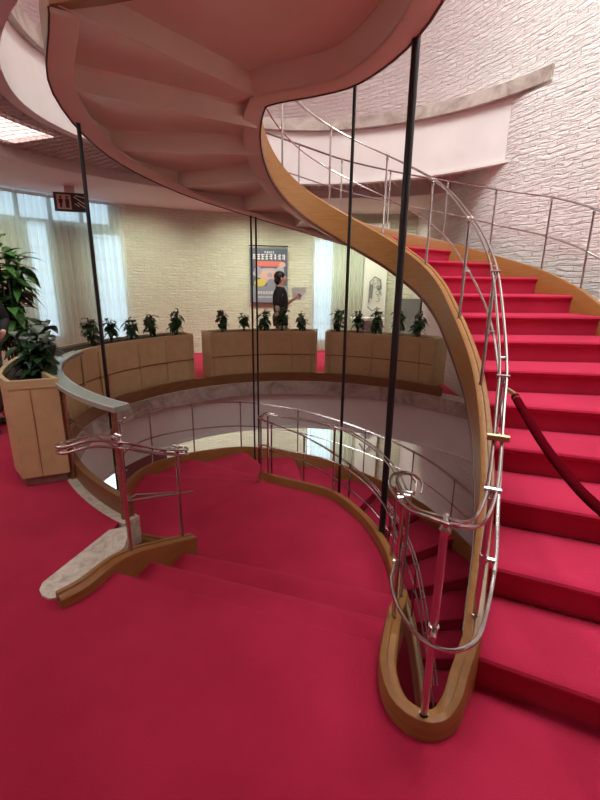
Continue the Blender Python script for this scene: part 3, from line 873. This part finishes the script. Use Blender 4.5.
def place_plants(degs, where, off=.33, z=.772):
    for i, d in enumerate(degs):
        j = len(first) % 5
        if len(first) < 5:
            o = thing('planter_plant', '', 'plant', (0, 0, 0))
            plant(o, random.uniform(.36, .42), .09, 5, 10, .13, .085, 20 + j, M['leaf'], .8, .3)
            if j == 1: pass
        else:
            o = dup(first[j])
        first.append(o)
        p = vpt(d, off); o.location = (*p, z); o.rotation_euler = (0, 0, random.uniform(0, 6)); k = random.uniform(.9, 1.1); o.scale = (k, k, k * random.uniform(.9, 1.1))
        tag(o, 'small dark leafy plant, %s from the left in %s' % (ORD[i], where), 'plant', 'small leafy plants in the far planters')
place_plants((161.3, 154.6, 147.9, 141.3, 132.9), 'the left far planter')
place_plants((117.1, 109.6, 102.7, 96.5, 89.3), 'the middle planter before the poster')
place_plants((76.9, 70.4, 64.3, 56.6, 50.4), 'the right planter behind the rising stair')
a_ = thing('planter_plant', 'bushy dark leafy plant at the front of the near left planter', 'plant', (-2.19, 3.52, .80)); plant(a_, .36, .20, 8, 13, .17, .10, 5, M['leaf'], .6)
a_ = thing('planter_plant', 'leafy plant behind it in the near left planter, before the curtains', 'plant', (-2.38, 3.92, .80)); plant(a_, .46, .22, 7, 11, .17, .095, 6, M['leaf'], .6)
a_ = thing('tall_plant', 'tall green plant rising beside the marble wall at the left edge', 'plant', (-3.45, 5.2, .30)); plant(a_, 1.75, .45, 11, 26, .32, .13, 9, M['leafbright'], .5, .3)
a_ = thing('plant_pot', 'dark round pot under the tall plant, hidden behind the near planter', 'pot', (-3.45, 5.2, 0))
mb = MB(); mb.tube([(-3.45, 5.2, 0.001), (-3.45, 5.2, .28), (-3.45, 5.2, .30)], [.15, .20, .21], 20); build('pot_body', mb, M['darkstone'], a_, smooth=True)

# ------------------------------------------------------------------ far wall: windows, curtains, panel
wn = [0]
def window(d, w, z0, z1, r=RW - .03):
    wn[0] += 1
    p = cpt(d, r); rot = R(d + 90); mb = MB(); mb.box(p[0], p[1], z0, w, .02, z1 - z0, rot)
    fr = struct('window_%d' % wn[0], mb, M['day'])
    mb = MB(); c, s_ = math.cos(rot), math.sin(rot)
    def bar(x, z, sx, sz):
        q = (p[0] + c * x + .03 * math.sin(rot), p[1] + s_ * x - .03 * math.cos(rot))
        q = (p[0] + c * x, p[1] + s_ * x); k = Vector((CX - q[0], CY - q[1])).normalized() * .025
        mb.box(q[0] + k.x, q[1] + k.y, z, sx, .03, sz, rot)
    bar(-w / 2, z0, .03, z1 - z0); bar(w / 2, z0, .03, z1 - z0); bar(0, z0 - .015, w, .03); bar(0, z1 - .015, w, .03)
    for k in range(1, int((z1 - z0) / .38) + 1): bar(0, z0 + k * .38, w, .012)
    f = build('window_frame', mb, M['frame'], fr)
window(141.5, .34, .55, 2.50); window(130.2, .52, .40, 2.38)
for d in (146.5, 141.6, 136.7, 131.8): window(d, .48, 2.53, 2.93)
window(87.3, .42, .25, 2.45)
window(87.3, .60, -S + .25, -S + 2.6); window(134, .70, -S + 1.0, -S + 2.9); window(141, .70, -S + 1.0, -S + 2.9)
def curtain(d0, d1, z0, z1, label, amp=.035, n=None, r=RW - .16):
    mb = MB(); n = n or int((d1 - d0) * 8); fr = random.uniform(2.2, 2.6)
    for i in range(n + 1):
        d = d0 + (d1 - d0) * i / n; rr = r + amp * math.sin(i * PI / 4 * 1.0) + .012 * math.sin(i * .37)
        p = cpt(d, rr); q = cpt(d, rr + .004)
        mb.v += [(*p, z0), (*p, z1), (*q, z1), (*q, z0)]
    for i in range(n):
        for k in range(4):
            l = (k + 1) % 4; mb.f.append((i * 4 + k, i * 4 + l, i * 4 + 4 + l, i * 4 + 4 + k))
    mb.f += [(3, 2, 1, 0), tuple(n * 4 + k for k in range(4))]
    return mb
t = thing('curtain', 'sheer white pleated curtain over narrow windows behind the left planter', 'curtain', (*cpt(138, RW - .16), 0))
build('fabric', curtain(127.5, 148.5, .04, 2.88, ''), M['sheer'], t, smooth='all')
mb = ringslab(127, 149, lambda d: RW - .18, lambda d: RW - .14, 2.88, 2.905, pt=cpt); build('curtain_rail', mb, M['panelwhite'], t)
t = thing('curtain', 'sheer white pleated curtain over the narrow window right of the person', 'curtain', (*cpt(84, RW - .16), 0))
build('fabric', curtain(78.8, 89.5, .04, 2.80, ''), M['sheer'], t, smooth='all')
mb = ringslab(78.5, 89.8, lambda d: RW - .18, lambda d: RW - .14, 2.80, 2.825, pt=cpt); build('curtain_rail', mb, M['brass'], t)
t = thing('curtain', 'sheer curtain on the floor below, seen under the far balcony', 'curtain', (*cpt(84, RW - .16), -S))
build('fabric', curtain(79.5, 89.5, -S + .04, -S + 2.8, ''), M['sheer'], t, smooth='all')
mb = ringslab(79, 90, lambda d: RW - .18, lambda d: RW - .14, -S + 2.8, -S + 2.825, pt=cpt); build('curtain_rail', mb, M['brass'], t)
# marble pier between the left windows
mb = MB(); p = cpt(137.4, RW - .04); mb.box(p[0], p[1], .0, .40, .10, 2.5, R(137.4 + 90)); struct('trim_9', mb, M['marble'])
mb = MB(); p = cpt(150.5, RW - .10); mb.box(p[0], p[1], .0, .55, .22, 2.94, R(150.5 + 90)); struct('trim_10', mb, M['marblelight'])

def ornament(parent, x, y, z, k):
    mb = MB(); rnd = random.Random(3)
    mb.tube([(x - .13 * k, y, z), (x - .12 * k, y, z + .45 * k), (x - .02 * k, y, z + .56 * k), (x + .10 * k, y, z + .50 * k), (x + .13 * k, y, z + .3 * k)], .012, 6)
    mb.tube([(x - .09 * k, y, z + .1 * k), (x - .08 * k, y, z + .4 * k)], .030 * k, 6)
    for i in range(9):
        a = rnd.uniform(0, 6.28); cx, cz = x + rnd.uniform(-.02, .12) * k, z + rnd.uniform(.05, .5) * k
        pts = [(cx + .05 * k * math.cos(a + j * .8) * (1 - j * .08), y, cz + .05 * k * math.sin(a + j * .8) * (1 - j * .08)) for j in range(6)]
        mb.tube(pts, .007, 5)
    mb.tube([(x - .15 * k, y, z - .08 * k), (x - .04 * k, y, z - .17 * k), (x + .08 * k, y, z - .08 * k)], .012, 6)
    return build('ornament', mb, M['ink'], parent, smooth=True)
for nm, zb, lab in (('wall_panel', 0., 'tall white wall panel with grey ornamental motif behind the stair'), ('wall_panel', -S, 'white wall panel with grey motif on the floor below')):
    p = cpt(76.2, RW - .12); t = thing(nm, lab, 'wall panel', (p[0], p[1], zb))
    mb = MB(); mb.box(p[0], p[1], zb + .02, .50, .05, 2.75, R(166.2)); build('board', mb, M['panelwhite'], t)
    if zb == 0: ornament(t, p[0] + .0, p[1] - .07, 1.12, 1.)
    else:
        mb = MB(); y = p[1] - .10; x = p[0] - .02
        mb.add([(x - .16, y, zb + 2.05), (x + .02, y, zb + 1.95), (x + .22, y, zb + 2.35), (x + .16, y, zb + 2.02), (x + .02, y, zb + 1.78), (x - .14, y, zb + 1.84), (x - .16, y - .02, zb + 2.05), (x + .02, y - .02, zb + 1.95), (x + .22, y - .02, zb + 2.35), (x + .16, y - .02, zb + 2.02), (x + .02, y - .02, zb + 1.78), (x - .14, y - .02, zb + 1.84)],
               [(0, 1, 4, 5), (1, 2, 3, 4), (6, 11, 10, 7), (7, 10, 9, 8)] + [(i, (i + 1) % 6, (i + 1) % 6 + 6, i + 6) for i in range(6)])
        mb.tube([(x - .16, y, zb + 1.62), (x - .02, y, zb + 1.42), (x + .14, y, zb + 1.62)], .02, 6); build('ornament', mb, M['ink'], t)
t = thing('stone_console', 'dark stone console cabinet standing before the white panel', 'console', (1.42, 9.2, 0))
mb = MB(); mb.box(1.45, 9.2, .0, .46, .38, .80); build('body', mb, M['darkstone'], t)
mb = MB(); mb.box(1.38, 9.2, .805, .68, .42, .05); build('top', mb, M['panelwhite'], t)
mb = MB(); mb.tube([(1.22, 9.15, .856), (1.22, 9.15, 1.0)], .018, 8); tag(build('candle_stand', mb, M['black']), 'short dark stand on the stone console', 'stand')
t = thing('glass_screen', 'grey glass screen with dark frame post beside the right brick wall', 'screen', (2.05, 8.3, 0))
mb = MB(); mb.box(2.02, 8.3, .06, .40, .02, 1.22); build('pane', mb, M['glass'], t)
mb = MB(); mb.box(2.24, 8.3, .0, .035, .035, 1.30); build('frame_post', mb, M['black'], t)
mb = MB(); mb.box(2.02, 8.3, .0, .40, .06, .055); build('foot_rail', mb, M['black'], t)

# door on the floor below
p = cpt(127.6, RW - .02); mb = MB(); mb.box(p[0], p[1], -S, 1.1, .1, 2.75, R(217.6)); struct('door_1', mb, M['door'])

# poster
p = cpt(98.9, RW - .07); rot = R(98.9 + 90 + 180); ex = Vector((math.cos(rot), math.sin(rot), 0)); en = Vector((CX - p[0], CY - p[1], 0)).normalized()
PO = thing('poster', 'framed colourful theatre poster hanging on the cream brick wall', 'poster', (p[0], p[1], 1.08))
def pbox(x0, x1, z0, z1, d, mb=None, th=.004):
    mb = mb or MB(); c = Vector((p[0], p[1], 0)) + ex * ((x0 + x1) / 2) + en * d
    mb.box(c.x, c.y, z0, x1 - x0, th, z1 - z0, rot); return mb
PB, PT = 1.10, 2.24
build('frame', pbox(-.42, .42, PB - .02, PT + .02, 0, th=.03), M['ink'], PO)
mb = MB(); c = Vector((p[0], p[1], 0)); mb.tube([tuple(c + ex * .43 + Vector((0, 0, PT + .06))), tuple(c - ex * .43 + Vector((0, 0, PT + .06)))], .012, 6); build('hanger_bar', mb, M['black'], PO)
sh = build('sheet', pbox(-.405, .405, PB, PT, .02, th=.006), M['p_blue'], PO)
build('print_band', pbox(-.405, .405, PB, PB + .36, .026), M['p_slate'], sh)
build('print_band', pbox(-.30, .28, PT - .37, PT - .26, .027), M['p_red'], sh)
def blob(cx, cz, rx, rz, m, d=.029, n=14, a0=0):
    mb = MB(); vs = []
    for dd in (d, d + .003):
        for i in range(n):
            a = 2 * PI * i / n; q = Vector((p[0], p[1], 0)) + ex * (cx + rx * math.cos(a)) + en * dd
            vs.append((q.x, q.y, cz + rz * math.sin(a)))
    mb.add(vs, [tuple(range(n)), tuple(range(2 * n - 1, n - 1, -1))] + [(i, (i + 1) % n, n + (i + 1) % n, n + i) for i in range(n)])
    return build('print_shape', mb, m, sh)
blob(0, PT - .52, .36, .12, M['p_grey'], .028); blob(.0, PT - .58, .20, .14, M['p_pink'], .031); blob(.02, PT - .55, .06, .05, M['p_lil'], .035)
blob(-.2, PT - .72, .13, .08, M['p_yel'], .032); blob(.05, PT - .73, .10, .10, M['p_slate'], .034); blob(.24, PT - .70, .12, .09, M['p_pink'], .032)
blob(-.24, PT - .46, .08, .09, M['p_lil'], .033); blob(.25, PT - .46, .09, .10, M['p_grey'], .033); blob(.3, PT - .33, .07, .06, M['p_pink'], .034)
def glyphs(x0, x1, z0, z1, n, seed):
    rnd = random.Random(seed); w = (x1 - x0) / n; hh = z1 - z0
    for i in range(n):
        a = x0 + i * w + .08 * w; b = a + .84 * w; mb = MB()
        xv = a + (b - a) * rnd.uniform(.2, .7); pbox(xv, xv + .18 * w, z0, z1, .030, mb)
        for k in range(3):
            z = z0 + hh * (k + .15 + rnd.random() * .4) / 3; pbox(min(a + rnd.random() * .2 * w, xv), max(xv + .2 * w, b - rnd.random() * .2 * w), z, z + hh * .16, .030, mb)
        build('letter', mb, M['white'], sh)
glyphs(-.10, .12, PT - .10, PT - .05, 5, 1); glyphs(-.36, .37, PT - .23, PT - .11, 8, 2); glyphs(-.30, .15, PB + .18, PB + .24, 12, 4); glyphs(-.3, .1, PB + .10, PB + .13, 16, 5)

# restroom sign hanging from the ceiling
sx, sy = -3.62, 7.35; rot = R(20)
SG = thing('restroom_sign', 'dark hanging restroom sign with pink pictogram square under the ceiling', 'sign', (sx, sy, 2.58))
mb = MB(); mb.box(sx, sy, 2.585, .46, .06, .27, rot); build('board', mb, M['signdark'], SG)
mb = MB(); mb.box(sx, sy, 2.856, .14, .05, .093, rot); build('hanger', mb, M['louver'], SG)
c_, s_ = math.cos(rot), math.sin(rot)
def sp(x, z, sxx, sz, m, nm, d=.034, ang=None):
    mb = MB(); X = sx + c_ * x + s_ * d; Y = sy + s_ * x - c_ * d
    mb.box(X, Y, z, sxx, .006, sz, rot); return build(nm, mb, m, SG)
sp(-.09, 2.615, .20, .21, M['signpink'], 'pictogram_square')
for x in (-.135, -.045):
    mb = MB(); X = sx + c_ * x + s_ * .039; Y = sy + s_ * x - c_ * .039
    mb.sphere((X, Y, 2.785), (.02, .004, .02)); mb.box(X, Y, 2.70, .055, .006, .06, rot); mb.box(X, Y, 2.635, .03 if x < -.1 else .05, .006, .07, rot)
    build('figure', mb, M['signdark'], SG)
mb = MB()
for q in ((.05, 2.80, .20, 2.70), (.07, 2.82, .21, 2.79), (.10, 2.72, .21, 2.64), (.06, 2.70, .12, 2.66)):
    A = (sx + c_ * q[0] + s_ * .036, sy + s_ * q[0] - c_ * .036, q[1]); B = (sx + c_ * q[2] + s_ * .036, sy + s_ * q[2] - c_ * .036, q[3])
    mb.tube([A, B], .007, 5)
build('arrow_stroke', mb, M['white'], SG)

# ------------------------------------------------------------------ velvet rope on the rising stair
rp = Path([(0, (1.155, 2.28, 1.02)), (1, (1.105, 1.87, .905)), (2, (1.085, 1.60, .845)), (3, (1.08, 1.40, .82)), (4, (1.08, 1.05, .82)), (5, (1.09, .75, .88))])
RP = thing('barrier_rope', 'dark red velvet rope hooked to the chrome rail and sagging to the right', 'rope', rp(5))
mb = MB(); mb.tube([rp(k) for k in frange(0.08, 5, .2)], .021, 12); build('rope', mb, M['velvet'], RP, smooth=True)
mb = MB(); mb.tube([(1.10, 2.36, 1.06), rp(0), rp(.16)], [.007, .014, .022], 10); build('hook', mb, M['brass'], RP, smooth=True)
mb = MB(); mb.tube([(1.09, .70, .002), (1.09, .70, .02), (1.09, .70, .03), (1.09, .70, .95)], [.14, .13, .018, .018], 16); tag(build('rope_stand', mb, M['brass'], smooth=True), 'brass stand at lower right just out of view that carries the rope end', 'stand')

# ------------------------------------------------------------------ people
def skin_obj(name, J, E_, material, parent, lv=2):
    idx = {k: i for i, k in enumerate(J)}
    me = bpy.data.meshes.new(name)
    me.from_pydata([v[:3] for v in J.values()], [(idx[a], idx[b]) for a, b in E_], [])
    o = bpy.data.objects.new(name, me); COL.objects.link(o)
    o.modifiers.new('Skin', 'SKIN').use_smooth_shade = True
    if not me.skin_vertices: 
        bpy.context.view_layer.objects.active = o
    sv = me.skin_vertices[0].data
    for k, i in idx.items():
        r = J[k][3]; sv[i].radius = r if isinstance(r, tuple) else (r, r)
    sv[0].use_root = True
    ss = o.modifiers.new('Sub', 'SUBSURF'); ss.levels = lv; ss.render_levels = lv
    dg = bpy.context.evaluated_depsgraph_get(); ev = o.evaluated_get(dg); m2 = bpy.data.meshes.new_from_object(ev)
    o.modifiers.clear(); o.data = m2; bpy.data.meshes.remove(me)
    m2.materials.clear(); m2.materials.append(material)
    for pgn in m2.polygons: pgn.use_smooth = True; pgn.material_index = 0
    o.parent = parent; return o

def person(label, loc, rz, near_arm, far_arm, sleeves=False):
    t = thing('person', label, 'person', loc, rz)
    J = {'pelvis': (0, 0, .97, .105), 'waist': (0, 0, 1.10, .090), 'chest': (-.01, 0, 1.30, .092), 'neckb': (-.015, 0, 1.43, .062), 'neck': (.0, 0, 1.50, .048),
         'jaw': (.035, 0, 1.555, .060), 'face': (.025, 0, 1.615, .083), 'crown': (.005, 0, 1.675, .070), 'nose': (.118, 0, 1.598, .012)}
    E_ = [('pelvis', 'waist'), ('waist', 'chest'), ('chest', 'neckb'), ('neckb', 'neck'), ('neck', 'jaw'), ('jaw', 'face'), ('face', 'crown'), ('face', 'nose')]
    sh = {'pelvis': (0, 0, .99, .138), 'waist': (0, 0, 1.12, .135), 'chest': (-.005, 0, 1.29, .158), 'neckb': (-.012, 0, 1.42, .092)}
    es = [('pelvis', 'waist'), ('waist', 'chest'), ('chest', 'neckb')]
    tr = {'pelvis': (0, 0, .98, .130)}; et = []
    for s_, sd, arm, step in (('r', -1, near_arm, .14), ('l', 1, far_arm, -.16)):
        hip = (0, .085 * sd, .90); knee = (.05 + step * .5, .09 * sd, .50); ank = (step, .09 * sd, .085); toe = (step + .15, .095 * sd, .03)
        J.update({s_ + 'hip': (*hip, .085), s_ + 'knee': (*knee, .055), s_ + 'ank': (*ank, .038), s_ + 'toe': (*toe, .032)})
        E_ += [('pelvis', s_ + 'hip'), (s_ + 'hip', s_ + 'knee'), (s_ + 'knee', s_ + 'ank'), (s_ + 'ank', s_ + 'toe')]
        tr.update({s_ + 'hip': (*hip, .100), s_ + 'knee': (*knee, .078), s_ + 'ank': (ank[0], ank[1], .11, .068)}); et += [('pelvis', s_ + 'hip'), (s_ + 'hip', s_ + 'knee'), (s_ + 'knee', s_ + 'ank')]
        s0 = (-.01, .165 * sd, 1.405); el, wr_, hd = arm
        J.update({s_ + 'sh': (*s0, .055), s_ + 'el': (*el, .038), s_ + 'wr': (*wr_, .025), s_ + 'palm': (*hd, .030)})
        E_ += [('chest', s_ + 'sh'), (s_ + 'sh', s_ + 'el'), (s_ + 'el', s_ + 'wr'), (s_ + 'wr', s_ + 'palm')]
        m = tuple(a + (b - a) * .95 for a, b in zip(s0, el))
        sh.update({s_ + 'sh': (*s0, .070), s_ + 'mid': (*m, .058)}); es += [('neckb', s_ + 'sh'), (s_ + 'sh', s_ + 'mid')]
        if sleeves:
            sh.update({s_ + 'el': (*el, .052), s_ + 'cuff': (*[a + (b - a) * .9 for a, b in zip(el, wr_)], .038)}); es += [(s_ + 'mid', s_ + 'el'), (s_ + 'el', s_ + 'cuff')]
        d = (Vector(hd) - Vector(wr_)).normalized(); sdv = d.cross(Vector((0, 1, 0)) if abs(d.y) < .8 else Vector((1, 0, 0))).normalized(); dn_ = d.cross(sdv)
        for f in range(4):
            o_ = (f - 1.5) * .019; L = (.062, .072, .068, .052)[f]; b = Vector(hd) + sdv * o_ + d * .018
            p1 = b + d * L * .55 + dn_ * .010; p2 = p1 + d * L * .40 + dn_ * .026
            J.update({f'{s_}f{f}a': (*b, .0105), f'{s_}f{f}b': (*p1, .0092), f'{s_}f{f}c': (*p2, .008)})
            E_ += [(s_ + 'palm', f'{s_}f{f}a'), (f'{s_}f{f}a', f'{s_}f{f}b'), (f'{s_}f{f}b', f'{s_}f{f}c')]
        b = Vector(wr_).lerp(Vector(hd), .6) + sdv * -.030; p1 = b + d * .03 - sdv * .018 + dn_ * .012; p2 = p1 + d * .028 + dn_ * .01
        J.update({s_ + 'ta': (*b, .012), s_ + 'tb': (*p1, .0105), s_ + 'tc': (*p2, .009)}); E_ += [(s_ + 'palm', s_ + 'ta'), (s_ + 'ta', s_ + 'tb'), (s_ + 'tb', s_ + 'tc')]
    skin_obj('body', J, E_, M['skin'], t)
    skin_obj('shirt', sh, es, M['blackcloth'], t); skin_obj('trousers', tr, et, M['greycloth'], t)
    mb = MB()
    mb.sphere((-.018, 0, 1.650), (.098, .092, .088), 20, 14); mb.sphere((-.055, 0, 1.585), (.058, .082, .085), 16, 10)
    build('hair', mb, M['hair'], t, local=True, smooth='all')
    for sd in (-1, 1):
        mb = MB(); mb.sphere((.098, .032 * sd, 1.622), (.008, .013, .008), 10, 6); build('eye', mb, M['hair'], t, local=True, smooth='all')
        mb = MB(); mb.sphere((.02, .085 * sd, 1.605), (.018, .010, .030), 10, 6); build('ear', mb, M['skin'], t, local=True, smooth='all')
    mb = MB(); mb.sphere((.092, 0, 1.560), (.008, .022, .006), 10, 6); build('mouth', mb, M['p_red'], t, local=True, smooth='all')
    for sd, step in ((-1, .14), (1, -.16)):
        mb = MB(); mb.sphere((step + .06, .093 * sd, .042), (.135, .046, .040), 16, 8); build('shoe', mb, M['black'], t, local=True, smooth='all')
    return t
pr = person('person in black top and grey trousers walking right with a sheet of paper', (-.36, 7.75, .004), 0.,
            ((-.05, -.23, 1.13), (.02, -.22, .90), (.04, -.22, .83)), ((.05, .22, 1.14), (.24, .10, 1.27), (.30, .08, 1.31)))
PA = thing('paper_sheet', 'pale sheet of paper held in the raised hand of the walking person', 'paper', (-.02, 7.85, 1.26))
mb = MB(); vs = [(-.15, 0, .20), (.10, .02, .215), (.105, .02, .13), (-.02, -.01, .01), (-.14, 0, .0)]
vs += [(a, b + .004, c) for a, b, c in vs]; mb.add(vs, [(0, 1, 2, 3, 4), (9, 8, 7, 6, 5)] + [(i, (i + 1) % 5, (i + 1) % 5 + 5, i + 5) for i in range(5)]); build('sheet', mb, M['paper'], PA, local=True)
mb = MB(); vs = [(-.02, -.012, .01), (.105, .018, .13), (.11, -.03, .06), (.0, -.04, -.01)]
vs += [(a, b - .003, c) for a, b, c in vs]; mb.add(vs, [(0, 1, 2, 3), (7, 6, 5, 4)] + [(i, (i + 1) % 4, (i + 1) % 4 + 4, i + 4) for i in range(4)]); build('fold', mb, M['white'], PA, local=True)
person('person in black cut off by the left frame edge behind the planter', (-3.33, 4.5, .0), R(-35),
       ((.02, -.25, 1.15), (.20, -.12, 1.04), (.28, -.07, 1.04)), ((.02, .25, 1.15), (.22, .14, 1.03), (.30, .09, 1.03)), True)

# ------------------------------------------------------------------ lights
def area(name, loc, size, power, col=(.95, 1, .95), rot=(0, 0, 0), sy=None, spread=None):
    l = bpy.data.lights.new(name, 'AREA'); l.energy = power; l.color = col; l.size = size
    if spread: l.spread = spread
    if sy: l.shape = 'RECTANGLE'; l.size_y = sy
    o = bpy.data.objects.new(name, l); o.location = loc; o.rotation_euler = rot; COL.objects.link(o); return o
area('lamp_upper', (1.3, 2.7, 7.3), 3.0, 370, (.93, 1, .96), rot=(0, R(-16), 0), spread=R(150))
area('lamp_upper_right', (1.2, 1.2, 6.9), 2.5, 105, (.93, 1, .96), rot=(0, R(-12), 0))
area('lamp_near', (.3, -.6, 2.98), 2.6, 180, sy=1.2)
area('lamp_near_left', (-3.2, 1.2, 2.98), 2.2, 125)
for d, w in ((74, 24), (88, 26), (104, 30), (124, 22), (150, 14)):
    p = cpt(d, 5.0); area('lamp_ring', (*p, 2.93), .7, w * 1.0, (.95, 1, .78), rot=(0, R(-24), R(d)), spread=R(125))
for d, w in ((84, 26), (112, 26), (140, 22)):
    p = cpt(d, 4.7); area('lamp_below', (*p, 2.9 - S), .8, w * 1.6, (1, 1, .86), rot=(0, R(-38), R(d)))

w = bpy.data.worlds.new('World'); SC.world = w; w.use_nodes = True
w.node_tree.nodes['Background'].inputs[0].default_value = (1, .95, .92, 1); w.node_tree.nodes['Background'].inputs[1].default_value = .15

# ------------------------------------------------------------------ camera
cam = bpy.data.cameras.new('camera'); co = bpy.data.objects.new('camera', cam); COL.objects.link(co)
pt, ro = R(15.5), R(.7)
Rv = Vector((1, 0, 0)); Fv = Vector((0, math.cos(pt), -math.sin(pt))); Uv = Vector((0, math.sin(pt), math.cos(pt)))
R2 = Rv * math.cos(ro) + Uv * math.sin(ro); U2 = Uv * math.cos(ro) - Rv * math.sin(ro)
mw = Matrix((R2, U2, -Fv)).transposed().to_4x4(); mw.translation = (0, 0, 1.6)
co.matrix_world = mw
cam.sensor_fit = 'HORIZONTAL'; cam.sensor_width = 36; cam.lens = 434 / 600 * 36; cam.clip_start = .02
SC.camera = co
SC.view_settings.view_transform = 'Standard'; SC.view_settings.look = 'None'; SC.view_settings.exposure = .12; SC.view_settings.gamma = 1.
SC.view_settings.use_curve_mapping = False
SC.cycles.max_bounces = 8; SC.cycles.diffuse_bounces = 5; SC.cycles.transparent_max_bounces = 12
